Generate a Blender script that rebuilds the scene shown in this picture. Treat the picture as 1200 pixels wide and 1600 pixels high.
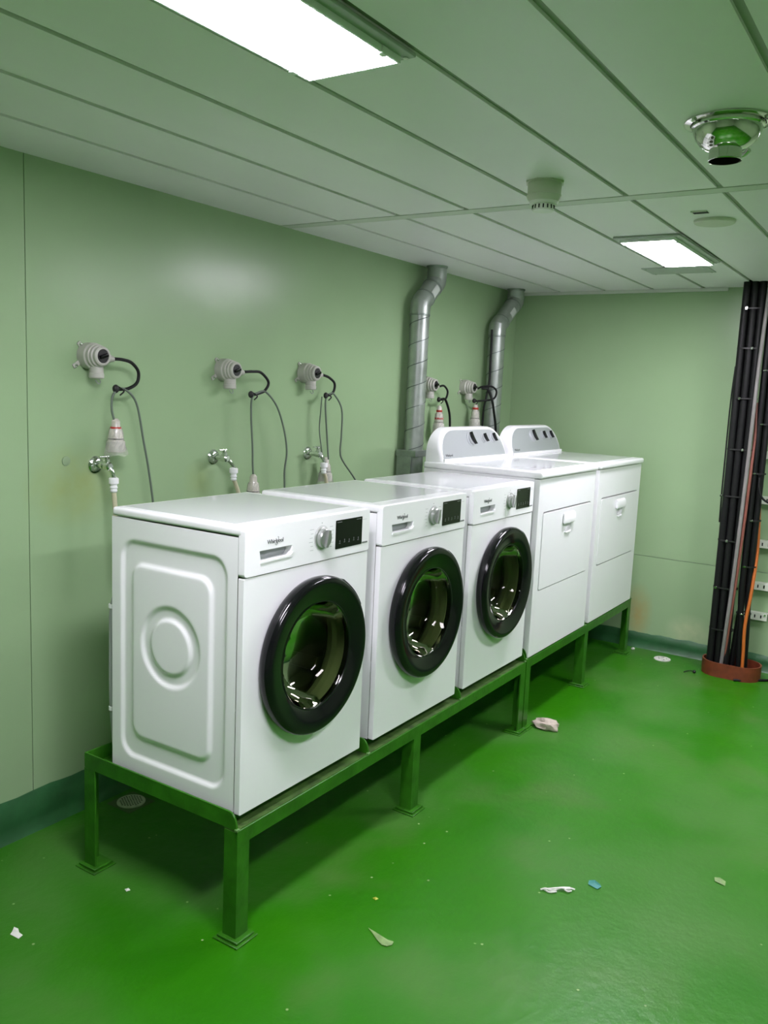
import bpy, bmesh, math, random
from mathutils import Vector, Matrix, noise
PI = math.pi
random.seed(7)
for o in list(bpy.data.objects):
    bpy.data.objects.remove(o)
SC = bpy.context.scene
COL = SC.collection

# ---------------------------------------------------------------- camera
# X runs along the machines, Y = 0 is the wall behind them (room is at Y < 0), Z up
FOCAL_PX = 1333.144
CAM = Vector((-1.6938, -2.5124, 1.5793))
YAW, PITCH, ROLL = 0.5737, -0.1418, 0.0438
fw = Vector((math.cos(PITCH) * math.cos(YAW), math.cos(PITCH) * math.sin(YAW), math.sin(PITCH)))
rt = fw.cross(Vector((0, 0, 1))).normalized()
up = rt.cross(fw)
rt2 = math.cos(ROLL) * rt + math.sin(ROLL) * up
up2 = -math.sin(ROLL) * rt + math.cos(ROLL) * up
cam_data = bpy.data.cameras.new('camera')
cam_data.sensor_fit = 'VERTICAL'
cam_data.sensor_height = 36.0
cam_data.lens = FOCAL_PX / 1600 * 36.0
cam_data.clip_start = 0.02
cam = bpy.data.objects.new('camera', cam_data)
COL.objects.link(cam)
M4 = Matrix((rt2, up2, -fw)).transposed().to_4x4()
M4.translation = CAM
cam.matrix_world = M4
SC.camera = cam

# ---------------------------------------------------------------- world, exposure
world = bpy.data.worlds.new('world')
SC.world = world
world.use_nodes = True
world.node_tree.nodes['Background'].inputs[0].default_value = (0.30, 0.34, 0.30, 1)
world.node_tree.nodes['Background'].inputs[1].default_value = 0.02
SC.view_settings.view_transform = 'Standard'
SC.view_settings.look = 'None'
SC.view_settings.exposure = 0.0
SC.view_settings.gamma = 1.0
SC.view_settings.use_curve_mapping = False
LAMP_STRENGTH = 68.0
LAMP_COLOR = (1.03, 0.955, 1.09, 1)

# room
H = 2.267
XN, XF = -3.3, 3.74
YR = -4.6

# ---------------------------------------------------------------- materials
def new_mat(name):
    m = bpy.data.materials.new(name)
    m.use_nodes = True
    nt = m.node_tree
    return m, nt, nt.nodes['Principled BSDF']

def mat(name, col, rough=0.5, metal=0.0, spec=0.5, coat=0.0, var=0.0, vscale=8.0, bump=0.0, bscale=60.0, rvar=0.0):
    m, nt, b = new_mat(name)
    b.inputs['Base Color'].default_value = (*col, 1)
    b.inputs['Roughness'].default_value = rough
    b.inputs['Metallic'].default_value = metal
    b.inputs['Specular IOR Level'].default_value = spec
    if coat:
        b.inputs['Coat Weight'].default_value = coat
        b.inputs['Coat Roughness'].default_value = 0.05
    tc = nt.nodes.new('ShaderNodeTexCoord')
    if var or rvar:
        n = nt.nodes.new('ShaderNodeTexNoise')
        n.inputs['Scale'].default_value = vscale
        n.inputs['Detail'].default_value = 5
        nt.links.new(tc.outputs['Object'], n.inputs['Vector'])
        if var:
            r = nt.nodes.new('ShaderNodeValToRGB')
            r.color_ramp.elements[0].position = 0.3
            r.color_ramp.elements[1].position = 0.7
            r.color_ramp.elements[0].color = (*[c * (1 - var) for c in col], 1)
            r.color_ramp.elements[1].color = (*[min(1, c * (1 + var)) for c in col], 1)
            nt.links.new(n.outputs['Fac'], r.inputs['Fac'])
            nt.links.new(r.outputs['Color'], b.inputs['Base Color'])
        if rvar:
            mr = nt.nodes.new('ShaderNodeMapRange')
            mr.inputs['To Min'].default_value = max(0.02, rough - rvar)
            mr.inputs['To Max'].default_value = rough + rvar
            mr.inputs['From Min'].default_value = 0.3
            mr.inputs['From Max'].default_value = 0.7
            nt.links.new(n.outputs['Fac'], mr.inputs['Value'])
            nt.links.new(mr.outputs['Result'], b.inputs['Roughness'])
    if bump:
        n2 = nt.nodes.new('ShaderNodeTexNoise')
        n2.inputs['Scale'].default_value = bscale
        n2.inputs['Detail'].default_value = 3
        nt.links.new(tc.outputs['Object'], n2.inputs['Vector'])
        bp = nt.nodes.new('ShaderNodeBump')
        bp.inputs['Strength'].default_value = bump
        bp.inputs['Distance'].default_value = 0.004
        nt.links.new(n2.outputs['Fac'], bp.inputs['Height'])
        nt.links.new(bp.outputs['Normal'], b.inputs['Normal'])
    return m

def emit_mat(name, col, s):
    m, nt, b = new_mat(name)
    b.inputs['Base Color'].default_value = (0.8, 0.8, 0.8, 1)
    b.inputs['Emission Color'].default_value = col
    b.inputs['Emission Strength'].default_value = s
    return m

def floor_mat():
    m, nt, b = new_mat('floor_paint')
    L = nt.links.new
    tc = nt.nodes.new('ShaderNodeTexCoord')
    def nz(scale, detail, rough=0.55):
        n = nt.nodes.new('ShaderNodeTexNoise')
        n.inputs['Scale'].default_value = scale
        n.inputs['Detail'].default_value = detail
        n.inputs['Roughness'].default_value = rough
        L(tc.outputs['Object'], n.inputs['Vector'])
        return n
    n1 = nz(1.7, 6)
    r1 = nt.nodes.new('ShaderNodeValToRGB')
    e = r1.color_ramp.elements
    e[0].position = 0.30; e[0].color = (0.016, 0.150, 0.0015, 1)
    e[1].position = 0.72; e[1].color = (0.027, 0.178, 0.002, 1)
    L(n1.outputs['Fac'], r1.inputs['Fac'])
    # brown scuffed stains
    n2 = nz(2.6, 3, 0.5)
    r2 = nt.nodes.new('ShaderNodeValToRGB')
    r2.color_ramp.interpolation = 'EASE'; r2.color_ramp.elements[0].position = 0.48; r2.color_ramp.elements[0].color = (0, 0, 0, 1)
    r2.color_ramp.elements[1].position = 0.90; r2.color_ramp.elements[1].color = (0.8, 0.8, 0.8, 1)
    L(n2.outputs['Fac'], r2.inputs['Fac'])
    mx = nt.nodes.new('ShaderNodeMix'); mx.data_type = 'RGBA'
    L(r2.outputs['Color'], mx.inputs['Factor'])
    L(r1.outputs['Color'], mx.inputs['A'])
    mx.inputs['B'].default_value = (0.075, 0.13, 0.025, 1)
    # dusty worn patches
    nd = nz(1.3, 4, 0.5)
    rd = nt.nodes.new('ShaderNodeValToRGB')
    rd.color_ramp.interpolation = 'EASE'; rd.color_ramp.elements[0].position = 0.40; rd.color_ramp.elements[0].color = (0, 0, 0, 1)
    rd.color_ramp.elements[1].position = 0.70; rd.color_ramp.elements[1].color = (0.85, 0.85, 0.85, 1)
    L(nd.outputs['Fac'], rd.inputs['Fac'])
    mxd = nt.nodes.new('ShaderNodeMix'); mxd.data_type = 'RGBA'
    L(rd.outputs['Color'], mxd.inputs['Factor']); L(mx.outputs['Result'], mxd.inputs['A'])
    mxd.inputs['B'].default_value = (0.062, 0.190, 0.034, 1)
    mx = mxd
    # pale specks of grit
    v = nt.nodes.new('ShaderNodeTexVoronoi'); v.inputs['Scale'].default_value = 13
    v.feature = 'F1'
    L(tc.outputs['Object'], v.inputs['Vector'])
    r3 = nt.nodes.new('ShaderNodeValToRGB')
    r3.color_ramp.elements[0].position = 0.030; r3.color_ramp.elements[0].color = (1, 1, 1, 1)
    r3.color_ramp.elements[1].position = 0.065; r3.color_ramp.elements[1].color = (0, 0, 0, 1)
    L(v.outputs['Distance'], r3.inputs['Fac'])
    n3 = nz(2.3, 2)
    gt = nt.nodes.new('ShaderNodeMath'); gt.operation = 'GREATER_THAN'; gt.inputs[1].default_value = 0.46
    L(n3.outputs['Fac'], gt.inputs[0])
    mu = nt.nodes.new('ShaderNodeMath'); mu.operation = 'MULTIPLY'
    L(r3.outputs['Color'], mu.inputs[0]); L(gt.outputs[0], mu.inputs[1])
    mx2 = nt.nodes.new('ShaderNodeMix'); mx2.data_type = 'RGBA'
    L(mu.outputs[0], mx2.inputs['Factor'])
    L(mx.outputs['Result'], mx2.inputs['A'])
    mx2.inputs['B'].default_value = (0.30, 0.44, 0.18, 1)
    L(mx2.outputs['Result'], b.inputs['Base Color'])
    mr = nt.nodes.new('ShaderNodeMapRange')
    mr.inputs['From Min'].default_value = 0.2; mr.inputs['From Max'].default_value = 0.8
    mr.inputs['To Min'].default_value = 0.29; mr.inputs['To Max'].default_value = 0.40
    n4 = nz(3.1, 3)
    L(n4.outputs['Fac'], mr.inputs['Value'])
    L(mr.outputs['Result'], b.inputs['Roughness'])
    n5 = nz(22, 4)
    bp = nt.nodes.new('ShaderNodeBump'); bp.inputs['Strength'].default_value = 0.35; bp.inputs['Distance'].default_value = 0.006
    L(n5.outputs['Fac'], bp.inputs['Height'])
    L(bp.outputs['Normal'], b.inputs['Normal'])
    b.inputs['Specular IOR Level'].default_value = 0.26
    return m

def wall_mat(name, col, stain=None, stain_r=(0.12, 0.16, 0.16)):
    """satin paint; stain: list of (x, y, z, colour) soft rust and dirt marks with a shape of their own"""
    m, nt, b = new_mat(name)
    L = nt.links.new
    tc = nt.nodes.new('ShaderNodeTexCoord')
    n = nt.nodes.new('ShaderNodeTexNoise'); n.inputs['Scale'].default_value = 1.6; n.inputs['Detail'].default_value = 5
    L(tc.outputs['Object'], n.inputs['Vector'])
    r = nt.nodes.new('ShaderNodeValToRGB')
    r.color_ramp.elements[0].position = 0.3; r.color_ramp.elements[0].color = (*[c * 0.95 for c in col], 1)
    r.color_ramp.elements[1].position = 0.7; r.color_ramp.elements[1].color = (*[c * 1.04 for c in col], 1)
    L(n.outputs['Fac'], r.inputs['Fac'])
    cur = r.outputs['Color']
    for (x, y, z, sx, sy, sz, c, amt) in (stain or []):
        mp = nt.nodes.new('ShaderNodeMapping'); mp.vector_type = 'TEXTURE'
        mp.inputs['Location'].default_value = (x, y, z)
        mp.inputs['Scale'].default_value = (sx, sy, sz)
        L(tc.outputs['Object'], mp.inputs['Vector'])
        g = nt.nodes.new('ShaderNodeTexGradient'); g.gradient_type = 'SPHERICAL'
        L(mp.outputs['Vector'], g.inputs['Vector'])
        nn = nt.nodes.new('ShaderNodeTexNoise'); nn.inputs['Scale'].default_value = 14; nn.inputs['Detail'].default_value = 5
        L(tc.outputs['Object'], nn.inputs['Vector'])
        ml = nt.nodes.new('ShaderNodeMath'); ml.operation = 'MULTIPLY'
        L(g.outputs['Fac'], ml.inputs[0]); L(nn.outputs['Fac'], ml.inputs[1])
        ml2 = nt.nodes.new('ShaderNodeMath'); ml2.operation = 'MULTIPLY'; ml2.inputs[1].default_value = amt * 2
        ml2.use_clamp = True
        L(ml.outputs[0], ml2.inputs[0])
        mx = nt.nodes.new('ShaderNodeMix'); mx.data_type = 'RGBA'
        L(ml2.outputs[0], mx.inputs['Factor']); L(cur, mx.inputs['A'])
        mx.inputs['B'].default_value = (*c, 1)
        cur = mx.outputs['Result']
    L(cur, b.inputs['Base Color'])
    b.inputs['Roughness'].default_value = 0.26
    b.inputs['Specular IOR Level'].default_value = 0.4
    n2 = nt.nodes.new('ShaderNodeTexNoise'); n2.inputs['Scale'].default_value = 9; n2.inputs['Detail'].default_value = 6
    L(tc.outputs['Object'], n2.inputs['Vector'])
    bp = nt.nodes.new('ShaderNodeBump'); bp.inputs['Strength'].default_value = 0.12; bp.inputs['Distance'].default_value = 0.01
    L(n2.outputs['Fac'], bp.inputs['Height']); L(bp.outputs['Normal'], b.inputs['Normal'])
    return m

def glass_mat(name, tint, amount):
    m = bpy.data.materials.new(name); m.use_nodes = True
    nt = m.node_tree; nt.nodes.clear()
    out = nt.nodes.new('ShaderNodeOutputMaterial')
    tr = nt.nodes.new('ShaderNodeBsdfTransparent'); tr.inputs[0].default_value = (*tint, 1)
    gl = nt.nodes.new('ShaderNodeBsdfGlossy'); gl.inputs['Roughness'].default_value = 0.03
    gl.inputs['Color'].default_value = (0.62, 0.60, 0.55, 1)
    fr = nt.nodes.new('ShaderNodeFresnel'); fr.inputs['IOR'].default_value = amount
    mx = nt.nodes.new('ShaderNodeMixShader')
    nt.links.new(fr.outputs[0], mx.inputs[0]); nt.links.new(tr.outputs[0], mx.inputs[1]); nt.links.new(gl.outputs[0], mx.inputs[2])
    nt.links.new(mx.outputs[0], out.inputs[0])
    return m

WALLC = (0.315, 0.455, 0.255)
M = dict(
    floor=floor_mat(),
    wall=wall_mat('wall_paint', WALLC, [(0.20, 0, 1.20, 0.22, 0.3, 0.16, (0.30, 0.38, 0.14), 0.8),
                                        (0.80, 0, 1.18, 0.10, 0.3, 0.10, (0.32, 0.42, 0.18), 0.6)]),
    wall_far=wall_mat('far_wall_paint', WALLC, [(3.74, -0.99, 0.22, 0.3, 0.10, 0.22, (0.40, 0.33, 0.12), 0.8),
                                                (3.74, -1.32, 0.16, 0.3, 0.16, 0.12, (0.55, 0.62, 0.38), 0.8)]),
    base=mat('baseboard_paint', (0.022, 0.105, 0.034), 0.4, var=0.25, vscale=9, bump=0.3, bscale=30),
    ceil=mat('ceiling_panel_paint', (0.89, 0.865, 0.89), 0.36, spec=0.35, var=0.02, vscale=2),
    groove=mat('ceiling_groove_paint', (0.36, 0.38, 0.34), 0.6),
    strip=mat('ceiling_strip_paint', (0.60, 0.64, 0.57), 0.4),
    white=mat('white_enamel', (0.88, 0.89, 0.90), 0.24, spec=0.5, coat=0.15),
    whitep=mat('white_plastic', (0.89, 0.90, 0.91), 0.3),
    lidsheet=mat('lid_sheet_enamel', (0.70, 0.72, 0.73), 0.14, coat=0.4),
    seam=mat('seam_shadow_grey', (0.30, 0.33, 0.32), 0.6),
    black=mat('gloss_black_plastic', (0.004, 0.004, 0.005), 0.13, spec=0.36),
    blackm=mat('matt_black_rubber', (0.012, 0.012, 0.012), 0.45),
    cable=mat('black_cable_jacket', (0.006, 0.0065, 0.0065), 0.5, spec=0.28, bump=0.2, bscale=40),
    glass=glass_mat('door_glass', (0.36, 0.42, 0.23), 1.34),
    display=mat('display_glass', (0.003, 0.004, 0.0035), 0.1, spec=0.35),
    print_=mat('grey_print', (0.16, 0.17, 0.17), 0.5),
    printl=mat('light_grey_print', (0.50, 0.53, 0.52), 0.5),
    icon=mat('pale_icon_print', (0.20, 0.22, 0.21), 0.5),
    knob=mat('silver_knob', (0.42, 0.44, 0.42), 0.28, metal=0.75),
    chrome=mat('chrome', (0.75, 0.77, 0.74), 0.13, metal=1.0),
    steel=mat('drum_steel', (0.24, 0.24, 0.19), 0.42, metal=0.8),
    stainless=mat('polished_stainless', (0.62, 0.63, 0.58), 0.09, metal=1.0),
    throat=mat('dark_throat', (0.035, 0.028, 0.022), 0.35, metal=0.6),
    galv=mat('galvanised_steel', (0.42, 0.46, 0.43), 0.38, metal=0.75, var=0.16, vscale=14, rvar=0.08),
    galvd=mat('galvanised_collar', (0.30, 0.34, 0.31), 0.42, metal=0.75, var=0.18, vscale=16),
    ductseam=mat('duct_seam', (0.15, 0.17, 0.16), 0.5, metal=0.5),
    stand=mat('green_stand_paint', (0.028, 0.145, 0.008), 0.34, spec=0.3, var=0.25, vscale=14, bump=0.25, bscale=40),
    standdirt=mat('dusty_green_paint', (0.055, 0.115, 0.024), 0.55, var=0.55, vscale=22),
    weld=mat('scraped_green_weld', (0.085, 0.20, 0.05), 0.4, var=0.4, vscale=60, bump=0.6, bscale=90),
    console=mat('silver_console', (0.44, 0.47, 0.48), 0.34, metal=0.35),
    socket=mat('grey_socket_plastic', (0.47, 0.47, 0.42), 0.38),
    wrap=mat('cloudy_plastic_wrap', (0.55, 0.53, 0.46), 0.22, coat=0.4, bump=0.8, bscale=50),
    red=mat('red_band', (0.42, 0.035, 0.022), 0.4),
    greycord=mat('grey_green_cord', (0.12, 0.16, 0.12), 0.45),
    hose=mat('beige_hose', (0.58, 0.55, 0.38), 0.4),
    dhose=mat('grey_drain_hose', (0.30, 0.33, 0.31), 0.4),
    coam=mat('red_oxide_paint', (0.165, 0.035, 0.014), 0.5, var=0.25, vscale=20, bump=0.3, bscale=50),
    redc=mat('dull_red_cable', (0.22, 0.075, 0.055), 0.45),
    greyc=mat('light_grey_cable', (0.22, 0.21, 0.20), 0.45, var=0.15, vscale=6),
    orange=mat('orange_cable', (0.50, 0.13, 0.02), 0.45),
    bracket=mat('white_bracket_paint', (0.66, 0.70, 0.60), 0.4),
    detector=mat('detector_plastic', (0.60, 0.62, 0.52), 0.42),
    detectorw=mat('detector_white', (0.75, 0.78, 0.70), 0.35),
    dark=mat('dark_void', (0.01, 0.012, 0.01), 0.8),
    drain=mat('drain_metal', (0.52, 0.56, 0.44), 0.45, metal=0.2, var=0.15, vscale=40),
    cap=mat('pale_floor_cap', (0.60, 0.62, 0.55), 0.5, var=0.3, vscale=30),
    rag=mat('beige_rag', (0.50, 0.44, 0.36), 0.85, bump=0.8, bscale=90),
    paper=mat('white_paper', (0.75, 0.76, 0.70), 0.7),
    leaf=mat('pale_green_scrap', (0.20, 0.32, 0.11), 0.6, var=0.3, vscale=30),
    blue=mat('blue_scrap', (0.03, 0.22, 0.20), 0.5),
    yellow=mat('yellow_bit', (0.50, 0.55, 0.06), 0.5),
    housing=mat('lamp_housing_grey', (0.42, 0.46, 0.42), 0.4),
    lamp=emit_mat('lamp_diffuser', LAMP_COLOR, LAMP_STRENGTH),
    sticker=mat('white_sticker', (0.72, 0.74, 0.72), 0.4),
)

# ---------------------------------------------------------------- helpers
def link(o, parent=None):
    COL.objects.link(o)
    if parent is not None:
        o.parent = parent
    return o

def obj(name, bm, m, parent=None, smooth=None, bevel=None, recalc=True):
    if recalc:
        bmesh.ops.recalc_face_normals(bm, faces=bm.faces)
    me = bpy.data.meshes.new(name)
    if bevel:
        es = [e for e in bm.edges if len(e.link_faces) == 2 and e.calc_face_angle(0) > math.radians(50)]
        bmesh.ops.bevel(bm, geom=es, offset=bevel[0], segments=bevel[1], profile=0.5, affect='EDGES', clamp_overlap=True)
    bm.to_mesh(me); bm.free()
    if smooth is not None:
        me.shade_smooth()
        me.set_sharp_from_angle(angle=math.radians(smooth))
    me.materials.append(M[m] if isinstance(m, str) else m)
    o = link(bpy.data.objects.new(name, me), parent)
    if bevel:
        wn = o.modifiers.new('weighted_normal', 'WEIGHTED_NORMAL'); wn.keep_sharp = True; wn.weight = 100
    return o

def tag(o, label=None, cat=None, group=None, kind=None):
    if label: o['label'] = label
    if cat: o['category'] = cat
    if group: o['group'] = group
    if kind: o['kind'] = kind
    return o

def empty(name, loc, rz=0.0):
    o = bpy.data.objects.new(name, None)
    o.empty_display_size = 0.1
    o.location = loc; o.rotation_euler.z = rz
    return link(o)

def copy_tree(o, parent=None):
    c = o.copy()
    COL.objects.link(c)
    c.parent = parent
    for ch in [q for q in bpy.data.objects if q.parent == o]:
        copy_tree(ch, c)
    return c

def BM():
    return bmesh.new()

def box(bm, x0, x1, y0, y1, z0, z1):
    vs = [bm.verts.new((x, y, z)) for x in (x0, x1) for y in (y0, y1) for z in (z0, z1)]
    for f in ((0, 1, 3, 2), (4, 6, 7, 5), (0, 4, 5, 1), (2, 3, 7, 6), (0, 2, 6, 4), (1, 5, 7, 3)):
        bm.faces.new([vs[i] for i in f])
    return vs

def boxobj(name, b, m, parent=None, bevel=None, smooth=None):
    bm = BM(); box(bm, *b)
    return obj(name, bm, m, parent, smooth=smooth if smooth else (40 if bevel else None), bevel=bevel)

def frame(axis):
    a = Vector(axis).normalized()
    t = Vector((0, 0, 1)) if abs(a.z) < 0.9 else Vector((1, 0, 0))
    u = t.cross(a).normalized()
    return a, u, a.cross(u)

def lathe(bm, prof, c=(0, 0, 0), axis=(0, 0, 1), seg=32, cap0=True, cap1=True, sx=1.0, squash=None):
    """prof: list of (radius, height along axis)"""
    a, u, v = frame(axis)
    c = Vector(c)
    rings = []
    for r, h in prof:
        rings.append([bm.verts.new(c + a * h + u * (r * math.cos(2 * PI * i / seg)) + v * (r * math.sin(2 * PI * i / seg))) for i in range(seg)])
    for p, q in zip(rings, rings[1:]):
        for i in range(seg):
            bm.faces.new((p[i], p[(i + 1) % seg], q[(i + 1) % seg], q[i]))
    if cap0: bm.faces.new(rings[0][::-1])
    if cap1: bm.faces.new(rings[-1])

def spline(pts, n=8):
    P = [Vector(p) for p in pts]
    P = [2 * P[0] - P[1]] + P + [2 * P[-1] - P[-2]]
    out = []
    for i in range(1, len(P) - 2):
        for k in range(n):
            t = k / n
            a, b, c, d = P[i - 1], P[i], P[i + 1], P[i + 2]
            out.append(0.5 * ((2 * b) + (c - a) * t + (2 * a - 5 * b + 4 * c - d) * t * t + (3 * b - a - 3 * c + d) * t ** 3))
    out.append(P[-2])
    return out

def tube(bm, pts, r, seg=10, sm=8, caps=True):
    P = spline(pts, sm) if sm else [Vector(p) for p in pts]
    n = len(P)
    t0 = (P[1] - P[0]).normalized()
    _, u, _ = frame(t0)
    rings = []
    for i in range(n):
        t = (P[min(i + 1, n - 1)] - P[max(i - 1, 0)]).normalized()
        u = (u - t * u.dot(t)).normalized()
        v = t.cross(u)
        # widen at mitred corners so that the pipe keeps its bore
        k = 1.0
        rr = r[i] if isinstance(r, (list, tuple)) else r
        rings.append([bm.verts.new(P[i] + u * (rr * math.cos(2 * PI * j / seg)) + v * (rr * math.sin(2 * PI * j / seg))) for j in range(seg)])
    for p, q in zip(rings, rings[1:]):
        for i in range(seg):
            bm.faces.new((p[i], p[(i + 1) % seg], q[(i + 1) % seg], q[i]))
    if caps:
        bm.faces.new(rings[0][::-1]); bm.faces.new(rings[-1])

def tubeobj(name, pts, r, m, parent=None, seg=10, sm=8):
    bm = BM(); tube(bm, pts, r, seg, sm)
    return obj(name, bm, m, parent, smooth=60)

def latheobj(name, prof, m, parent=None, c=(0, 0, 0), axis=(0, 0, 1), seg=32, cap0=True, cap1=True, smooth=35):
    bm = BM(); lathe(bm, prof, c, axis, seg, cap0, cap1)
    return obj(name, bm, m, parent, smooth=smooth)

def rrect(x0, x1, z0, z1, r, n=6):
    out = []
    for cx, cz, a0 in ((x1 - r, z1 - r, 0), (x0 + r, z1 - r, 90), (x0 + r, z0 + r, 180), (x1 - r, z0 + r, 270)):
        for k in range(n + 1):
            a = math.radians(a0 + 90 * k / n)
            out.append((cx + r * math.cos(a), cz + r * math.sin(a)))
    return out

def circ(cx, cz, r, n=64):
    return [(cx + r * math.cos(2 * PI * i / n), cz + r * math.sin(2 * PI * i / n)) for i in range(n)]

def plate(bm, outer, holes, y0, y1):
    """flat plate in XZ with holes, from y0 (front) to y1 (back)"""
    loops = [outer] + list(holes)
    front, back = [], []
    for lp in loops:
        front.append([bm.verts.new((x, y0, z)) for x, z in lp])
        back.append([bm.verts.new((x, y1, z)) for x, z in lp])
    for side in (front, back):
        es = []
        for lp in side:
            for i in range(len(lp)):
                es.append(bm.edges.new((lp[i], lp[(i + 1) % len(lp)])))
        if holes:
            bmesh.ops.triangle_fill(bm, use_beauty=True, use_dissolve=False, edges=es)
        else:
            bm.faces.new(side[0])
    for f, b in zip(front, back):
        for i in range(len(f)):
            j = (i + 1) % len(f)
            bm.faces.new((f[i], f[j], b[j], b[i]))

def plateobj(name, outer, holes, y0, y1, m, parent=None, bevel=None, smooth=35):
    bm = BM(); plate(bm, outer, holes, y0, y1)
    return obj(name, bm, m, parent, smooth=smooth, bevel=bevel)

def text(name, body, size, loc, m, parent=None, depth=0.0006, bold=0.0):
    cu = bpy.data.curves.new(name, 'FONT')
    cu.body = body; cu.size = size; cu.extrude = depth; cu.offset = bold
    cu.align_x = 'CENTER'; cu.align_y = 'CENTER'
    t = bpy.data.objects.new(name, cu)
    COL.objects.link(t)
    bpy.context.view_layer.update()
    me = bpy.data.meshes.new_from_object(t.evaluated_get(bpy.context.evaluated_depsgraph_get()))
    bpy.data.objects.remove(t)
    me.transform(Matrix.Translation(loc) @ Matrix.Rotation(PI / 2, 4, 'X'))
    me.materials.clear(); me.materials.append(M[m])
    me.name = name
    return link(bpy.data.objects.new(name, me), parent)

def smooth01(t):
    t = max(0.0, min(1.0, t))
    return t * t * (3 - 2 * t)

# ================================================================ SETTING
boxo = boxobj
tag(boxobj('floor', (XN - 0.1, XF + 0.1, YR - 0.1, 0.1, -0.06, 0.0), 'floor'), 'glossy green painted deck floor with scuffs and grit', 'floor', kind='structure')

# wall behind the machines: backing with two sheet panels and a vertical seam
wl = tag(boxobj('wall_left', (XN - 0.1, XF + 0.1, 0.006, 0.1, 0, H + 0.2), 'seam'), 'pale green panelled wall behind the machines', 'wall', kind='structure')
boxobj('panel', (XN, 0.0185, 0.0, 0.006, 0, H + 0.1), 'wall', wl)
boxobj('panel', (0.0215, XF, 0.0, 0.006, 0, H + 0.1), 'wall', wl)
wf = tag(boxobj('wall_far', (XF + 0.005, XF + 0.1, YR - 0.1, 0.1, 0, H + 0.2), 'seam'), 'pale green end wall with a horizontal seam', 'wall', kind='structure')
boxobj('panel', (XF, XF + 0.005, YR, 0, 0, 0.600), 'wall_far', wf)
boxobj('panel', (XF, XF + 0.005, YR, 0, 0.6025, H + 0.1), 'wall_far', wf)
tag(boxobj('wall_right', (XN - 0.1, XF + 0.1, YR - 0.1, YR, 0, H + 0.2), 'wall'), 'pale green wall across the room', 'wall', kind='structure')
tag(boxobj('wall_near', (XN - 0.1, XN, YR - 0.1, 0.1, 0, H + 0.2), 'wall'), 'pale green wall behind the viewer', 'wall', kind='structure')

def baseboard(name, p0, p1, nrm, h, lab):
    bm = BM()
    p0, p1, nrm = Vector(p0), Vector(p1), Vector(nrm)
    n = 160
    prev = None
    for i in range(n + 1):
        q = p0.lerp(p1, i / n)
        hh = h + 0.006 * noise.noise(q * 9) + 0.004 * noise.noise(q * 41)
        prof = [(0.022, 0.0), (0.008, 0.018), (0.004, 0.05), (0.0035, hh - 0.002), (0.0, hh)]
        ring = [bm.verts.new(q + nrm * a + Vector((0, 0, z))) for a, z in prof]
        if prev:
            for a in range(len(prof) - 1):
                bm.faces.new((prev[a], ring[a], ring[a + 1], prev[a + 1]))
        prev = ring
    tag(obj(name, bm, 'base', smooth=70), lab, 'baseboard', kind='structure')
baseboard('baseboard_left', (XN, 0, 0), (XF, 0, 0), (0, -1, 0), 0.145, 'dark green painted skirting along the wall behind the machines')
baseboard('baseboard_far', (XF, 0, 0), (XF, YR, 0), (-1, 0, 0), 0.100, 'dark green painted skirting along the end wall')

# ceiling: backing plus long panels, a joint strip across
cl = tag(boxobj('ceiling', (XN - 0.1, XF + 0.1, YR - 0.1, 0.1, H + 0.008, H + 0.06), 'groove'), 'off-white panelled ceiling with narrow grooves', 'ceiling', kind='structure')
PITCHY = 0.305
GW = 0.021
k = 0
y = 0.0
while y > YR:
    y1 = max(YR, y - PITCHY + GW)
    if k == 0: y1 = -0.302 + GW / 2
    for x0, x1 in ((XN, -1.22), (-1.20, 1.262), (1.338, XF - 0.001)):
        if x0 > 1 and -y > 1.36:
            x1 = XF - 0.02
        boxobj('panel', (x0, x1, y1, y, H, H + 0.008), 'ceil', cl)
    y = y1 - GW
    k += 1
boxobj('joint_strip', (1.270, 1.330, YR, 0.0, H - 0.001, H + 0.008), 'strip', cl)
tag(boxobj('trim_1', (XF - 0.016, XF - 0.0005, -1.355, -0.001, H - 0.020, H - 0.0005), 'strip'), 'thin white edge trim at the top of the end wall', 'trim', kind='structure')

# ================================================================ CEILING LIGHTS
def ceiling_light(x0, x1, y0, y1, label):
    t = empty('ceiling_light', ((x0 + x1) / 2, (y0 + y1) / 2, H))
    tag(t, label, 'light', 'ceiling light panels')
    w, d = (x1 - x0) / 2, (y1 - y0) / 2
    bm = BM(); box(bm, -w - 0.025, w + 0.025, -d - 0.03, d + 0.03, -0.010, -0.0005)
    obj('housing', bm, 'housing', t, bevel=(0.003, 2), smooth=40)
    boxobj('diffuser', (-w, w, -d, d, -0.024, -0.010), 'lamp', t, bevel=(0.006, 2))
    for (a0, a1, b0, b1) in ((-w - 0.005, w + 0.005, -d - 0.005, -d), (-w - 0.005, w + 0.005, d, d + 0.005), (-w - 0.005, -w, -d, d), (w, w + 0.005, -d, d)):
        boxobj('added_light_stop', (a0, a1, b0, b1, -0.0232, -0.0095), 'whitep', t)  # added rim, keeps the diffuser's side light off the ceiling
    for cx in (-w + 0.055, w - 0.055):
        for s in (-1, 1):
            bm = BM(); box(bm, cx - 0.011, cx + 0.011, s * d - 0.008, s * d + 0.008, -0.026, -0.010)
            obj('clip', bm, 'whitep', t, bevel=(0.002, 1), smooth=40)
    for s in (-1, 1):
        latheobj('screw', [(0.006, -0.0125), (0.006, -0.010)], 'chrome', t, c=(s * (w + 0.013), -d - 0.012, 0), seg=10)
    return t
ceiling_light(-0.85, -0.136, -1.49, -1.262, 'glowing rectangular ceiling light at the top, nearest the viewer')
ceiling_light(2.00, 2.71, -1.49, -1.270, 'glowing rectangular ceiling light farther off, towards the end wall')
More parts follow.
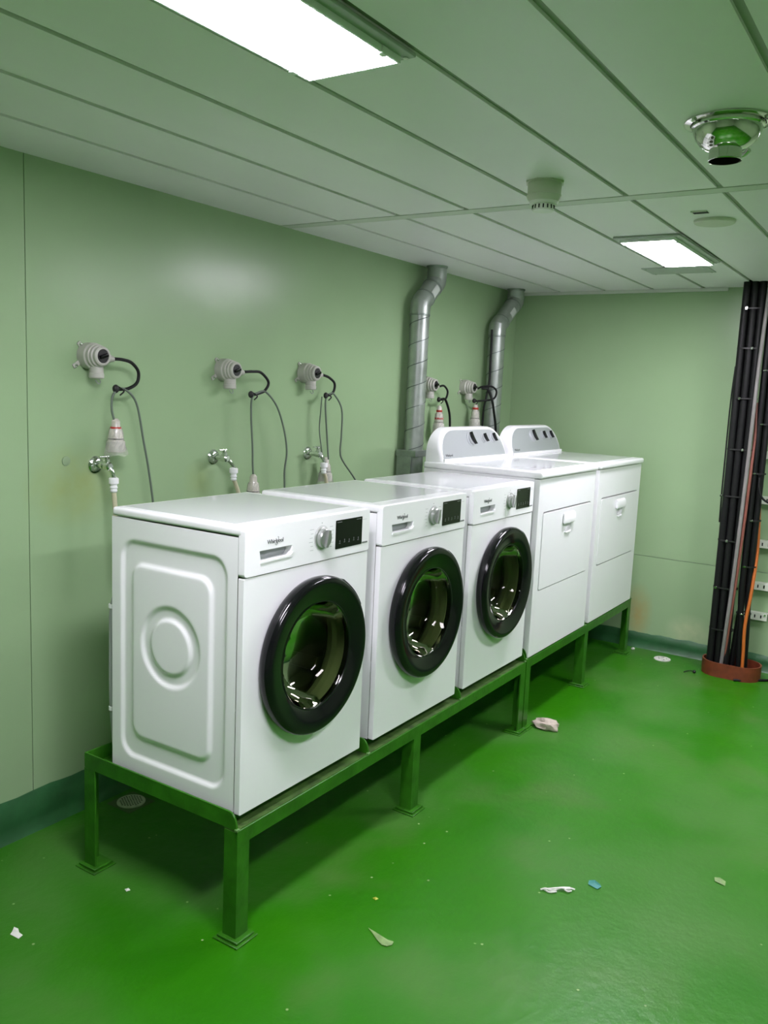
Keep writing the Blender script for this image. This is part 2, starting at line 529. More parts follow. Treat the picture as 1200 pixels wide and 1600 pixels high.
ceiling_light(-0.85, -0.136, -2.71, -2.48, 'added unseen ceiling light that brightens the machine fronts, near one of the second row')  # second row is out of view, added to brighten the machine fronts
ceiling_light(2.00, 2.71, -2.71, -2.48, 'added unseen ceiling light that brightens the machine fronts, far one of the second row')

hp = tag(empty('ceiling_grey_plate', (2.98, -1.26, H)), 'flat grey plate on the ceiling just beyond the far light', 'flat_plate')
boxobj('cover', (-0.11, 0.11, -0.165, 0.165, -0.004, -0.0002), 'housing', hp, bevel=(0.0015, 1))  # thin grey rectangle laid flat under the ceiling
for sx in (-1, 1):
    for sy in (-1, 1):
        latheobj('screw', [(0.006, -0.006), (0.006, -0.0035)], 'chrome', hp, c=(sx * 0.095, sy * 0.145, 0), seg=8)

# smoke detector
sd = tag(empty('smoke_detector', (0.985, -1.345, H)), 'cream smoke detector with vented white head on the ceiling', 'smoke detector')
latheobj('base', [(0.064, -0.006), (0.064, -0.0005)], 'detector', sd, seg=8, smooth=30)
latheobj('housing', [(0.046, -0.062), (0.052, -0.056), (0.056, -0.045), (0.0565, -0.043), (0.0535, -0.041), (0.055, -0.006)], 'detector', sd, seg=40)
latheobj('head', [(0.020, -0.093), (0.034, -0.091), (0.036, -0.084), (0.034, -0.072), (0.045, -0.070), (0.047, -0.062)], 'detectorw', sd, seg=40)
for k in range(16):
    a = 2 * PI * k / 16
    bm = BM(); box(bm, -0.0022, 0.0022, -0.002, 0.002, -0.086, -0.074)
    bmesh.ops.transform(bm, matrix=Matrix.Rotation(a, 4, 'Z') @ Matrix.Translation((0, -0.0345, 0)), verts=bm.verts)
    obj('vent', bm, 'dark', sd)

# stainless nozzle
nz = tag(empty('ceiling_nozzle', (0.60, -1.985, H)), 'polished stainless steel ceiling nozzle with a dome and short open neck', 'nozzle')
latheobj('flange', [(0.103, -0.001), (0.103, -0.004), (0.088, -0.007), (0.086, -0.001)], 'stainless', nz, seg=48, cap0=False, cap1=False)
latheobj('dome', [(0.086, -0.003), (0.086, -0.014), (0.081, -0.017), (0.080, -0.024), (0.074, -0.040), (0.062, -0.054), (0.048, -0.063), (0.038, -0.066)], 'stainless', nz, seg=48, cap0=False, cap1=False)
latheobj('neck', [(0.0385, -0.062), (0.0385, -0.090), (0.040, -0.092), (0.038, -0.0925)], 'stainless', nz, seg=40, cap0=False, cap1=False)
latheobj('throat', [(0.0378, -0.0915), (0.0370, -0.062), (0.036, -0.058), (0.002, -0.058)], 'throat', nz, seg=40, cap0=False, cap1=False)
for k in range(3):
    a = 2 * PI * k / 3 + 2.4
    latheobj('screw', [(0.006, -0.010), (0.006, -0.004)], 'chrome', nz, c=(0.095 * math.cos(a), 0.095 * math.sin(a), 0), seg=12)
tubeobj('arm', [(0.05, -0.045, -0.058), (0.060, -0.03, -0.066), (0.064, -0.01, -0.063)], 0.006, 'stainless', nz, seg=8)

# round blank cover and the slot beside it
rc = tag(empty('ceiling_cover', (1.775, -1.70, H)), 'shallow round off-white blank cover on the ceiling near the far light', 'cover')
latheobj('disc', [(0.070, -0.012), (0.074, -0.009), (0.076, -0.0005)], 'detector', rc, seg=40)
so = tag(empty('ceiling_slot', (1.61, -1.685, H)), 'small dark rectangular slot in the ceiling beside the round cover', 'slot')
boxobj('opening', (-0.022, 0.022, -0.026, 0.026, -0.0015, 0.0), 'dark', so)
boxobj('lip', (-0.026, -0.022, -0.028, 0.028, -0.004, 0.0), 'detector', so)

# ================================================================ STANDS
def stand(name, x0, x1, dfront, dback, ztop, mids, label, ledge_mat):
    """angle-iron stand; dfront and dback are distances from the wall"""
    t = tag(empty(name, (x0, -dfront, 0)), label, 'stand')
    W = x1 - x0
    D = dfront - dback
    th = 0.006
    lip = 0.050
    # front angle: ledge on top, vertical leg down (local y grows towards the wall)
    bm = BM(); box(bm, 0, W, 0, th, ztop - 0.046, ztop)
    obj('front_rail', bm, 'stand', t, bevel=(0.0015, 1), smooth=40)
    boxobj('front_ledge', (0.001, W - 0.001, th, 0.052, ztop - th, ztop - 0.0005), ledge_mat, t)
    bm = BM(); box(bm, 0, W, D - th, D, ztop, ztop + lip)
    obj('back_rail', bm, 'stand', t, bevel=(0.0015, 1), smooth=40)
    boxobj('back_ledge', (0.001, W - 0.001, D - 0.05, D - th, ztop, ztop + th), 'stand', t)
    # side angles and cross angles: lip standing up, front end rounded off
    for i, xm in enumerate([0.0] + [m - x0 for m in mids] + [W - th]):
        bm = BM()
        prof = [(0.004, ztop)]
        for k in range(7):
            a = PI / 2 * k / 6
            prof.append((0.004 + 0.030 * (1 - math.cos(a)), ztop + lip * math.sin(a)))
        prof += [(D - th, ztop + lip), (D - th, ztop)]
        A = [bm.verts.new((xm, p[0], p[1])) for p in prof]
        B = [bm.verts.new((xm + th, p[0], p[1])) for p in prof]
        bm.faces.new(A); bm.faces.new(B[::-1])
        for a in range(len(prof)):
            b = (a + 1) % len(prof)
            bm.faces.new((A[a], B[a], B[b], A[b]))
        nm = 'side_rail' if xm in (0.0, W - th) else 'cross_rail'
        r = obj(nm, bm, 'stand', t, smooth=40)
        s = -1 if xm > W - 0.1 else 1
        boxobj('ledge', (min(xm + th * (s > 0), xm + th * (s > 0) + s * 0.045), max(xm + th * (s > 0), xm + th * (s > 0) + s * 0.045), 0.052, D - th - 0.05, ztop, ztop + 0.005), 'stand', r)
        boxobj('weld', (xm - 0.004, xm + th + 0.004, -0.001, 0.010, ztop - 0.003, ztop + 0.006), 'weld', r, bevel=(0.002, 1))
    # legs: angle irons with a pad
    legx = [0.0, W] + [m - x0 - 0.0 for m in LEGS[name]]
    for lx in legx:
        for back in (0, 1):
            bm = BM()
            mirror = lx > W - 0.01
            a0, a1 = (lx - 0.05, lx) if mirror else (lx, lx + 0.05)
            yb = D if back else 0.0
            ol = 0.12 if (name == 'dryer_stand' and lx == 0) else 1.0
            orr = 0.12 if (name == 'washer_stand' and mirror) else 1.0
            ys = -1 if back else 1
            box(bm, a0, a1, min(yb, yb + ys * th), max(yb, yb + ys * th), 0.012, ztop - (0.044 if not back else 0.0))
            wx = (a1 - th, a1) if mirror else (a0, a0 + th)
            box(bm, wx[0], wx[1], min(yb + ys * th, yb + ys * 0.05), max(yb + ys * th, yb + ys * 0.05), 0.012, ztop - 0.001 - (0.005 if not back else 0.0))
            lg = obj('leg', bm, 'stand', t)
            bm = BM(); box(bm, a0 - 0.012 * ol, a1 + 0.012 * orr, yb - (0.062 if back else 0.016), yb + (0.016 if back else 0.062), 0.006, 0.014)
            obj('foot_plate', bm, 'stand', lg, bevel=(0.002, 1), smooth=40)
            bm = BM(); box(bm, a0 - 0.020 * ol, a1 + 0.020 * orr, yb - (0.070 if back else 0.024), yb + (0.024 if back else 0.070), 0.0, 0.0055)
            obj('base_plate', bm, 'stand', lg, bevel=(0.002, 1), smooth=40)
    return t
LEGS = {'washer_stand': [0.935], 'dryer_stand': [2.745]}
stand('washer_stand', -0.021, 1.950, 0.9916, 0.33, 0.341, [0.632, 1.302], 'green painted angle-iron stand under the three washers', 'standdirt')
stand('dryer_stand', 1.957, 3.560, 0.9928, 0.33, 0.350, [2.742], 'green painted angle-iron stand under the two dryers', 'stand')

# ================================================================ WASHERS
WW, WD = 0.597, 0.535
ZB, ZT = 0.0, 0.824            # casing bottom and top above the root
def emboss(yd, z):
    """side panel recess in metres at distance yd from the front and height z"""
    def rr(cx, cz, hx, hz, r):
        qx, qz = abs(yd - cx) - hx + r, abs(z - cz) - hz + r
        return math.hypot(max(qx, 0), max(qz, 0)) + min(max(qx, qz), 0) - r
    o = rr(0.277, 0.393, 0.219, 0.342, 0.060)
    i = rr(0.283, 0.393, 0.163, 0.270, 0.045)
    c = math.hypot(yd - 0.283, z - 0.433)
    v = smooth01(-o / 0.013) - smooth01((0.008 - i) / 0.016)
    v += smooth01((0.125 - c) / 0.014) - smooth01((0.090 - c) / 0.014)
    return 0.0075 * v

def make_washer():
    t = empty('washing_machine', (0, 0, 0))
    z_split = 0.686       # fascia starts
    z_lid = 0.797
    # cabinet: two embossed sides, back, bottom
    bm = BM()
    ny, nzz = 96, 150
    y_a, y_b = 0.0209, WD
    for sx, x0 in ((1, 0.0), (-1, WW)):
        g = []
        for j in range(nzz + 1):
            z = ZB + (z_lid - 0.0012 - ZB) * j / nzz
            g.append([bm.verts.new((x0 + sx * emboss(y_a + (y_b - y_a) * i / ny, z), y_a + (y_b - y_a) * i / ny, z)) for i in range(ny + 1)])
        for j in range(nzz):
            for i in range(ny):
                f = (g[j][i], g[j][i + 1], g[j + 1][i + 1], g[j + 1][i])
                bm.faces.new(f if sx < 0 else f[::-1])
    box(bm, 0.002, WW - 0.002, WD - 0.004, WD - 0.001, ZB, z_lid - 0.004)
    box(bm, 0.012, WW - 0.012, 0.004, WD - 0.004, ZB, ZB + 0.004)
    box(bm, 0.012, WW - 0.012, 0.03, WD - 0.006, z_lid - 0.012, z_lid - 0.006)
    obj('cabinet', bm, 'white', t, smooth=60, recalc=False)
    # front panel with a round hole
    DX, DZ, DR = 0.303, 0.405, 0.185
    plateobj('front_panel', rrect(0.0015, WW - 0.0015, ZB, z_split - 0.003, 0.004, 2), [circ(DX, DZ, DR, 72)], 0.0, 0.0207, 'white', t, bevel=(0.009, 3))
    # fascia with drawer pocket
    pocket = [(0.060, 0.753), (0.200, 0.753), (0.1965, 0.735), (0.186, 0.726), (0.066, 0.724)]
    fas = plateobj('control_panel', rrect(0.0, WW, z_split, ZT - 0.002, 0.010, 3), [pocket], -0.003, 0.0207, 'whitep', t, bevel=(0.007, 3))
    boxobj('fascia_backing', (0.004, WW - 0.004, 0.0215, 0.034, z_split, z_lid - 0.001), 'seam', t)
    # drawer and its grip
    bm = BM(); box(bm, 0.056, 0.205, 0.022, 0.026, 0.718, 0.758)
    dr = obj('detergent_drawer', bm, 'whitep', t)
    bm = BM()
    A = [bm.verts.new((x, -0.006, z)) for x, z in ((0.062, 0.7245), (0.189, 0.7265), (0.198, 0.732), (0.200, 0.735), (0.203, 0.735), (0.200, 0.728), (0.191, 0.7205), (0.062, 0.7180))]
    B = [bm.verts.new((v.co.x, 0.004, v.co.z)) for v in A]
    bm.faces.new(A); bm.faces.new(B[::-1])
    for i in range(8):
        bm.faces.new((A[i], A[(i + 1) % 8], B[(i + 1) % 8], B[i]))
    obj('drawer_lip', bm, 'whitep', dr, smooth=30)
    # lid
    bm = BM(); box(bm, -0.001, WW + 0.001, 0.006, WD, z_lid, ZT)
    ld = obj('top', bm, 'white', t, bevel=(0.009, 3), smooth=40)
    boxobj('top_sheet', (0.028, WW - 0.028, 0.060, WD - 0.020, ZT - 0.001, ZT + 0.0012), 'lidsheet', ld, bevel=(0.001, 1))
    # feet
    for fx in (0.05, WW - 0.05):
        for fy in (0.07, WD - 0.06):
            latheobj('foot', [(0.021, -0.0265), (0.021, -0.016), (0.012, -0.014), (0.012, 0.003)], 'blackm', t, c=(fx, fy, 0), seg=16)
    # logo
    lg = text('logo_lettering', 'Whirlpool', 0.0165, (0.125, -0.0036, 0.7745), 'print_', t, bold=0.0002)
    bm = BM()
    pts = []
    for k in range(20):
        a = math.radians(-150 + 250 * k / 19)
        pts.append((0.1315 + 0.0055 * math.cos(a) + 0.007 * math.sin(a) * 0.55, -0.0038, 0.7745 + 0.0115 * math.sin(a)))
    tube(bm, pts, 0.0006, 6, 0)
    obj('swoosh', bm, 'print_', lg, smooth=60)
    # programme knob
    kx, kz = 0.340, 0.757
    kb = latheobj('programme_knob', [(0.034, 0.0), (0.0335, 0.004), (0.030, 0.006), (0.029, 0.016), (0.026, 0.019), (0.008, 0.0195)], 'knob', t, c=(kx, -0.003, kz), axis=(0, -1, 0), seg=48)
    bm = BM(); box(bm, -0.0065, 0.0065, -0.0315, -0.021, -0.027, 0.027)
    bmesh.ops.transform(bm, matrix=Matrix.Translation((kx, 0, kz)) @ Matrix.Rotation(math.radians(14), 4, 'Y'), verts=bm.verts)
    obj('grip', bm, 'knob', kb, bevel=(0.003, 2), smooth=40)
    bm = BM()
    for k in range(40):
        a0, a1 = 2 * PI * k / 40, 2 * PI * (k + 1) / 40
        q = [bm.verts.new((kx + r * math.cos(a), -0.0034, kz + r * math.sin(a))) for r, a in ((0.0365, a0), (0.0365, a1), (0.0378, a1), (0.0378, a0))]
        bm.faces.new(q)
    obj('dial_ring', bm, 'printl', kb, recalc=False)
    # dial programme marks (unreadable dashes)
    bm = BM()
    for s in (-1, 1):
        for k in range(6):
            ln = 0.012 + 0.006 * ((k * 7 + s) % 3) / 2
            xa = kx + s * (0.045 + 0.002 * abs(k - 2.5) * -1)
            z = kz + 0.030 - 0.0125 * k
            box(bm, min(xa, xa + s * ln), max(xa, xa + s * ln), -0.0034, -0.0028, z - 0.0007, z + 0.0007)
    box(bm, kx - 0.002, kx + 0.002, -0.0034, -0.0028, kz + 0.044, kz + 0.047)
    tag(obj('dial_marks', bm, 'printl', t), kind='stuff')
    # display
    dsp = plateobj('display', rrect(0.410, 0.552, 0.712, 0.802, 0.002, 2), [], -0.0045, 0.001, 'display', t)
    bm = BM()
    for k in range(5):
        xx = 0.432 + 0.025 * k
        zz = 0.728 + 0.002 * (k % 2)
        box(bm, xx - 0.004, xx + 0.003, -0.0049, -0.0044, zz - 0.0006, zz + 0.0006)
        box(bm, xx - 0.0008, xx + 0.0008, -0.0049, -0.0044, zz + 0.003, zz + 0.010)
    box(bm, 0.416, 0.440, -0.0049, -0.0044, 0.7950, 0.7962)
    box(bm, 0.520, 0.545, -0.0049, -0.0044, 0.7950, 0.7962)
    tag(obj('display_icons', bm, 'icon', dsp), kind='stuff')
    boxobj('badge_strip', (0.556, 0.586, -0.0040, -0.0026, 0.7125, 0.7175), 'print_', t)
    boxobj('badge_mark', (0.557, 0.578, -0.0036, -0.0026, 0.7905, 0.7915), 'printl', t)
    # door
    d = latheobj('door', [(0.232, 0.001), (0.239, 0.008), (0.243, 0.022), (0.2425, 0.033), (0.239, 0.041), (0.233, 0.0455), (0.226, 0.047), (0.218, 0.0462), (0.200, 0.0425), (0.182, 0.0375), (0.168, 0.033), (0.163, 0.029), (0.163, 0.012), (0.200, 0.004)], 'black', t, c=(DX, 0, DZ), axis=(0, -1, 0), seg=96, cap0=False, cap1=False, smooth=50)
    latheobj('glass_bowl', [(0.1635, 0.0295), (0.160, 0.023), (0.153, -0.005), (0.140, -0.045), (0.118, -0.072), (0.080, -0.088), (0.030, -0.093), (0.002, -0.0935)], 'glass', d, c=(DX, 0, DZ), axis=(0, -1, 0), seg=72, cap0=False, cap1=False, smooth=80)
    latheobj('trim_ring', [(0.1675, 0.0328), (0.165, 0.0330), (0.1625, 0.0300)], 'black', d, c=(DX, 0, DZ), axis=(0, -1, 0), seg=72, cap0=False, cap1=False)
    bm = BM(); box(bm, DX + 0.205, DX + 0.232, -0.050, -0.014, DZ + 0.062, DZ + 0.150)
    # hinge cover: small bump on the upper right of the rim
    bm.free()
    bm = BM()
    lathe(bm, [(0.2435, 0.004), (0.2475, 0.012), (0.2475, 0.030), (0.242, 0.040)], (0, 0, 0), (0, -1, 0), 96, False, False)
    bmesh.ops.delete(bm, geom=[v for v in bm.verts if not (0.50 < math.atan2(v.co.z, v.co.x) < 1.05)], context='VERTS')
    bmesh.ops.translate(bm, vec=(DX, 0, DZ), verts=bm.verts)
    bmesh.ops.solidify(bm, geom=bm.faces[:], thickness=0.004)
    obj('handle_grip', bm, 'black', d, smooth=50)
    # gasket and drum behind the glass
    latheobj('gasket', [(0.184, -0.002), (0.180, -0.030), (0.168, -0.040), (0.172, -0.060), (0.190, -0.075)], 'dhose', t, c=(DX, 0, DZ), axis=(0, -1, 0), seg=48, cap0=False, cap1=False)
    dm = latheobj('drum', [(0.185, -0.078), (0.225, -0.090), (0.228, -0.380), (0.215, -0.400), (0.060, -0.410), (0.002, -0.411)], 'steel', t, c=(DX, 0, DZ), axis=(0, -1, 0), seg=56, cap0=False, cap1=False)
    for k in range(3):
        a = math.radians(60 + 120 * k)
        bm = BM(); box(bm, -0.022, 0.022, 0.10, 0.37, -0.226, -0.190)
        bmesh.ops.transform(bm, matrix=Matrix.Translation((DX, 0, DZ)) @ Matrix.Rotation(a, 4, 'Y'), verts=bm.verts)
        obj('drum_paddle', bm, 'steel', dm, bevel=(0.010, 2), smooth=40)
    # drain hose looped at the back
    dh = tubeobj('drain_hose', [(0.030, WD + 0.018, 0.03), (0.016, WD + 0.018, 0.20), (0.014, WD + 0.017, 0.40), (0.020, WD + 0.016, 0.52), (0.06, WD + 0.018, 0.56), (0.13, WD + 0.02, 0.54)], 0.011, 'dhose', t, seg=10)
    for z in (0.18, 0.51):
        latheobj('hose_clip', [(0.0125, -0.006), (0.0125, 0.006)], 'whitep', dh, c=(0.0155, WD + 0.017, z), seg=12)
    return t
F = 0.9754
ZW = 0.3725
proto = make_washer()
wl_ = ['white front-loading washer nearest the viewer, its embossed side in view',
       'middle one of the three white front-loading washers',
       'white front-loading washer beside the taller dryers, farthest of the three']
for i, x in enumerate((0.0, 0.6743, 1.3382)):
    o = proto if i == 0 else copy_tree(proto)
    o.location = (x, -F, ZW)
    tag(o, wl_[i], 'washing machine', 'front-loading washers on the stand')

# ================================================================ DRYERS
def make_dryer():
    W, D = 0.754, 0.622
    ZL, ZTOP = 0.850, 0.882      # lid underside and top above casing bottom
    t = empty('clothes_dryer', (0, 0, 0))
    bm = BM()
    box(bm, 0.002, W - 0.002, 0.028, D, 0, ZL)
    obj('cabinet', bm, 'white', t, bevel=(0.003, 2), smooth=40)
    dx0, dx1, dz0, dz1 = 0.058, 0.706, 0.312, 0.690
    plateobj('front_panel', rrect(0.0, W, 0.0, ZL - 0.003, 0.003, 2), [rrect(dx0, dx1, dz0, dz1, 0.016, 5)], 0.0, 0.0265, 'white', t, bevel=(0.008, 3))
    boxobj('door_well', (dx0 - 0.01, dx1 + 0.01, 0.020, 0.026, dz0 - 0.01, dz1 + 0.01), 'blackm', t)
    # door with a cut for the grip pocket
    gx = 0.383
    pocket = [(gx - 0.056, 0.610), (gx + 0.056, 0.610), (gx + 0.054, 0.590), (gx + 0.044, 0.574), (gx + 0.026, 0.567), (gx - 0.026, 0.567), (gx - 0.044, 0.574), (gx - 0.054, 0.590)]
    d = plateobj('door', rrect(dx0 + 0.0055, dx1 - 0.0045, dz0 + 0.0050, dz1 - 0.0065, 0.013, 5), [pocket], -0.002, 0.018, 'white', t, bevel=(0.003, 2))
    boxobj('grip_pocket', (gx - 0.065, gx + 0.065, 0.0155, 0.0195, 0.556, 0.62), 'white', d)
    bm = BM()
    prof = [(-0.004, 0.664), (-0.008, 0.661), (-0.014, 0.650), (-0.016, 0.630), (-0.0155, 0.612), (-0.012, 0.608), (-0.010, 0.612), (-0.004, 0.612)]
    wids = [0.066, 0.072, 0.076, 0.078, 0.076, 0.074, 0.074, 0.074]
    A = [bm.verts.new((gx - w, y, z)) for (y, z), w in zip(prof, wids)]
    B = [bm.verts.new((gx + w, y, z)) for (y, z), w in zip(prof, wids)]
    bm.faces.new(A); bm.faces.new(B[::-1])
    for i in range(8):
        j = (i + 1) % 8
        bm.faces.new((A[i], B[i], B[j], A[j]))
    obj('handle', bm, 'whitep', d, bevel=(0.003, 2), smooth=50)
    bm = BM()
    q = [(gx - 0.040, -0.0045, 0.5665), (gx - 0.026, -0.0065, 0.5615), (gx + 0.026, -0.0065, 0.5615), (gx + 0.040, -0.0045, 0.5665)]
    tube(bm, q, 0.0028, 8, 4)
    obj('pocket_lip', bm, 'whitep', d, smooth=60)
    # lid, with a shallow rim
    bm = BM(); box(bm, -0.006, W + 0.006, -0.012, D, ZL, ZTOP)
    top = obj('top', bm, 'white', t, bevel=(0.011, 4), smooth=50)
    boxobj('top_sheet', (0.030, W - 0.030, 0.045, D - 0.150, ZTOP - 0.002, ZTOP + 0.0015), 'lidsheet', top, bevel=(0.0015, 2))
    # console: arched hump, sloping silver face
    def outline(w0, w1, h, n=14, c=W / 2):
        """arch from the lower right round to the lower left"""
        pts = [(w1, 0.0)]
        R1, R2 = 0.150, 0.125
        for k in range(n + 1):
            a = PI / 2 * k / n
            pts.append((w1 - R1 * (1 - math.cos(a)) , (h - R2) + R2 * math.sin(a)))
        for k in range(n + 1):
            a = PI / 2 * k / n
            pts.append((w0 + R1 * (1 - math.sin(a)), (h - R2) + R2 * math.cos(a)))
        pts.append((w0, 0.0))
        return pts
    def ring(bm, pts, yb, yt, z0, h):
        return [bm.verts.new((x, yb + (yt - yb) * (z / h), z0 + z)) for x, z in pts]
    bm = BM()
    z0 = ZTOP - 0.004
    yF, yFt = 0.517, 0.573      # face leans back
    h = 0.172
    rings = [ring(bm, outline(0.010, W - 0.010, h), D - 0.004, D - 0.004, z0, h),
             ring(bm, outline(0.010, W - 0.010, h), yF + 0.022, yFt + 0.016, z0, h),
             ring(bm, outline(0.014, W - 0.014, h - 0.002), yF + 0.006, yFt + 0.006, z0, h),
             ring(bm, outline(0.019, W - 0.019, h - 0.006), yF, yFt, z0, h)]
    for p, q in zip(rings, rings[1:]):
        for i in range(len(p)):
            j = (i + 1) % len(p)
            bm.faces.new((p[i], p[j], q[j], q[i]))
    bm.faces.new(rings[0]); bm.faces.new(rings[-1][::-1])
    con = obj('console', bm, 'white', t, smooth=35)
    def on_face(z, off=0.0):
        return yF + (yFt - yF) * ((z - z0) / h) - off
    bm = BM()
    p0 = [(x, max(z, 0.020)) for x, z in outline(0.027, W - 0.027, h - 0.014)]
    A = [bm.verts.new((x, on_face(z0 + z, 0.0015), z0 + z)) for x, z in p0]
    B = [bm.verts.new((x, on_face(z0 + z, -0.004), z0 + z)) for x, z in p0]
    bm.faces.new(A)
    for i in range(len(A)):
        j = (i + 1) % len(A)
        bm.faces.new((A[i], B[i], B[j], A[j]))
    face = obj('fascia', bm, 'console', con, smooth=35)
    bm = BM()
    box(bm, 0.016, W - 0.016, yF - 0.006, yF + 0.006, z0 + 0.004, z0 + 0.021)
    obj('fascia_rail', bm, 'whitep', con, bevel=(0.003, 2), smooth=40)
    ax = Vector((0, -h, (yF - yFt))).normalized()
    ax = Vector((0, -(h), -(yF - yFt) * -1)).normalized() if False else Vector((0, -h, (yFt - yF))).normalized()
    for kx, r in ((0.352, 0.032), (0.502, 0.022), (0.610, 0.022)):
        zc = z0 + 0.112
        c = (kx, on_face(zc, 0.0015), zc)
        kb = latheobj('knob', [(r * 1.25, 0.0), (r * 1.22, 0.003), (r, 0.005), (r * 0.97, 0.012), (r * 0.2, 0.013)], 'console', con, c=c, axis=ax, seg=36)
        # dark curved grip across the knob
        bm = BM()
        n = 10
        for k in range(n):
            pass
        A, B, C2, D2 = [], [], [], []
        cv = Vector(c); uz = Vector((1, 0, 0)).cross(ax); uz = uz if uz.z > 0 else -uz
        for k in range(n + 1):
            s = -1 + 2 * k / n
            wdt = r * 0.34 * (1 - 0.70 * s * s)
            bow = -r * 0.30 * (1 - s * s) + r * 0.10
            ctr = cv + uz * (s * r * 1.02) + Vector((bow - 0.48 * r * s, 0, 0))
            A.append(bm.verts.new(ctr + Vector((-wdt, 0, 0)) + ax * 0.011))
            B.append(bm.verts.new(ctr + Vector((wdt, 0, 0)) + ax * 0.011))
            C2.append(bm.verts.new(ctr + Vector((wdt * 0.8, 0, 0)) + ax * 0.026))
            D2.append(bm.verts.new(ctr + Vector((-wdt * 0.8, 0, 0)) + ax * 0.026))
        for k in range(n):
            for P, Q in ((A, B), (B, C2), (C2, D2), (D2, A)):
                bm.faces.new((P[k], Q[k], Q[k + 1], P[k + 1]))
        bm.faces.new((A[0], B[0], C2[0], D2[0])); bm.faces.new((A[n], B[n], C2[n], D2[n]))
        obj('grip', bm, 'black', kb, smooth=50)
    lt = text('logo_lettering', 'Whirlpool', 0.017, (0, 0, 0), 'print_', con)
    tilt = math.atan2(yFt - yF, h)
    zc = z0 + 0.036
    lt.data.transform(Matrix.Translation((0.085, on_face(zc, 0.0022), zc)) @ Matrix.Rotation(-tilt, 4, 'X'))
    for fx in (0.06, W - 0.06):
        for fy in (0.07, D - 0.06):
            latheobj('foot', [(0.020, -0.0012), (0.020, 0.001)], 'blackm', t, c=(fx, fy, 0), seg=14)
    return t
dproto = make_dryer()
for i, x in enumerate((1.965, 2.777)):
    o = dproto if i == 0 else copy_tree(dproto)
    o.location = (x, -0.993, 0.3565)
    tag(o, ['white tumble dryer with silver console, next to the washers', 'white tumble dryer with silver console, against the end wall'][i], 'dryer', 'tumble dryers on the stand')

# ================================================================ DUCTS
def duct(xl, xt, zl, zt, label, bracket):
    """vent pipe: lower axis at xl, upper at xt; the jog runs between heights zl and zt"""
    yy = -0.078
    t = tag(empty('vent_duct', (xl, yy, 0.75)), label, 'duct', 'galvanised dryer vent ducts')
    O = Vector((xl, yy, 0.75))
    R = 0.052
    def loc(x, z): return Vector((x, yy, z)) - O
    low = tubeobj('lower_pipe', [loc(xl, 0.75), loc(xl, zl - 0.03)], R, 'galv', t, seg=40, sm=0)
    # spiral lock seam
    pts = []
    z = 0.80
    pitch = 0.115
    n = int((zl - 0.05 - z) / pitch * 36)
    for k in range(n):
        a = 2 * PI * k / 36
        pts.append(loc(xl, z + pitch * k / 36) + Vector((-(R + 0.0002) * math.cos(a), -(R + 0.0002) * math.sin(a), 0)))
    tubeobj('spiral_seam', pts, 0.0024, 'ductseam', low, seg=5, sm=0)
    ang = math.atan2(xt - xl, zt - zl)
    def elbow(name, p0, p1, p2, a0, a1):
        P = spline([p0, p1, p2], 2)
        bm = BM(); tube(bm, P, R + 0.0025, 40, 0, True)
        return obj(name, bm, 'galv', t, smooth=18)
    dirv = (loc(xt, zt) - loc(xl, zl)).normalized()
    e1 = elbow('elbow', loc(xl, zl - 0.055), loc(xl, zl) + dirv * 0.006, loc(xl, zl) + dirv * 0.060, 0, ang)
    mid = tubeobj('sloping_pipe', [loc(xl, zl) + dirv * 0.055, loc(xt, zt) - dirv * 0.050], R, 'galv', t, seg=40, sm=0)
    e2 = elbow('elbow', loc(xt, zt) - dirv * 0.060, loc(xt, zt) - dirv * 0.004, loc(xt, zt + 0.055), ang, 0)
    tubeobj('upper_pipe', [loc(xt, zt + 0.045), loc(xt, H - 0.001)], R, 'galv', t, seg=40, sm=0)
    latheobj('ceiling_collar', [(R + 0.001, -0.012), (R + 0.004, -0.011), (R + 0.007, -0.004), (R + 0.007, -0.0005)], 'galvd', t, c=loc(xt, H), seg=40, cap0=False, cap1=False)
    for p, ax in ((loc(xl, zl - 0.055), Vector((0, 0, 1))), (loc(xl, zl) + dirv * 0.060, dirv), (loc(xt, zt) - dirv * 0.058, dirv)):
        latheobj('crimp_band', [(R + 0.0015, -0.006), (R + 0.0042, -0.004), (R + 0.0042, 0.004), (R + 0.0015, 0.006)], 'galvd', t, c=p, axis=ax, seg=40, cap0=False, cap1=False)
    # paper sticker wrapped on the sloping pipe
    a_, u_, v_ = frame(dirv)
    ctr = (loc(xl, zl) + loc(xt, zt)) / 2
    bm = BM()
    prev = None
    s0, s1 = -0.036, 0.036
    for k in range(9):
        th = math.radians(-112 + 44 * k / 8)
        dv = Vector((math.cos(th), math.sin(th), 0))
        # direction around the pipe, in the plane across its axis: toward the room and up-slope
        nrm = Vector((0, -1, 0)) * math.cos(math.radians(-10 + 44 * (k - 4) / 8)) + dirv.cross(Vector((0, -1, 0))) * math.sin(math.radians(-10 + 44 * (k - 4) / 8))
        rw = [bm.verts.new(ctr + nrm * (R + 0.001) + dirv * s) for s in (s0, s1)]
        if prev: bm.faces.new((prev[0], rw[0], rw[1], prev[1]))
        prev = rw
    obj('sticker', bm, 'sticker', mid, smooth=60)
    if bracket:
        z = 1.243 - 0.75
        bm = BM(); box(bm, -0.070, 0.058, -0.056, 0.070, z - 0.017, z + 0.017)
        obj('wall_bracket', bm, 'galvd', t, bevel=(0.003, 2), smooth=40)
        boxobj('bracket_leg', (-0.074, -0.066, -0.030, 0.060, z - 0.35, z - 0.016), 'galvd', t)
        latheobj('lower_sleeve', [(R + 0.003, -0.40), (R + 0.003, -0.016)], 'galvd', t, c=(0, 0, z), seg=40)
    return t
duct(2.345, 2.505, 2.045, 2.185, 'galvanised spiral vent duct with a bracket, the nearer of two', True)
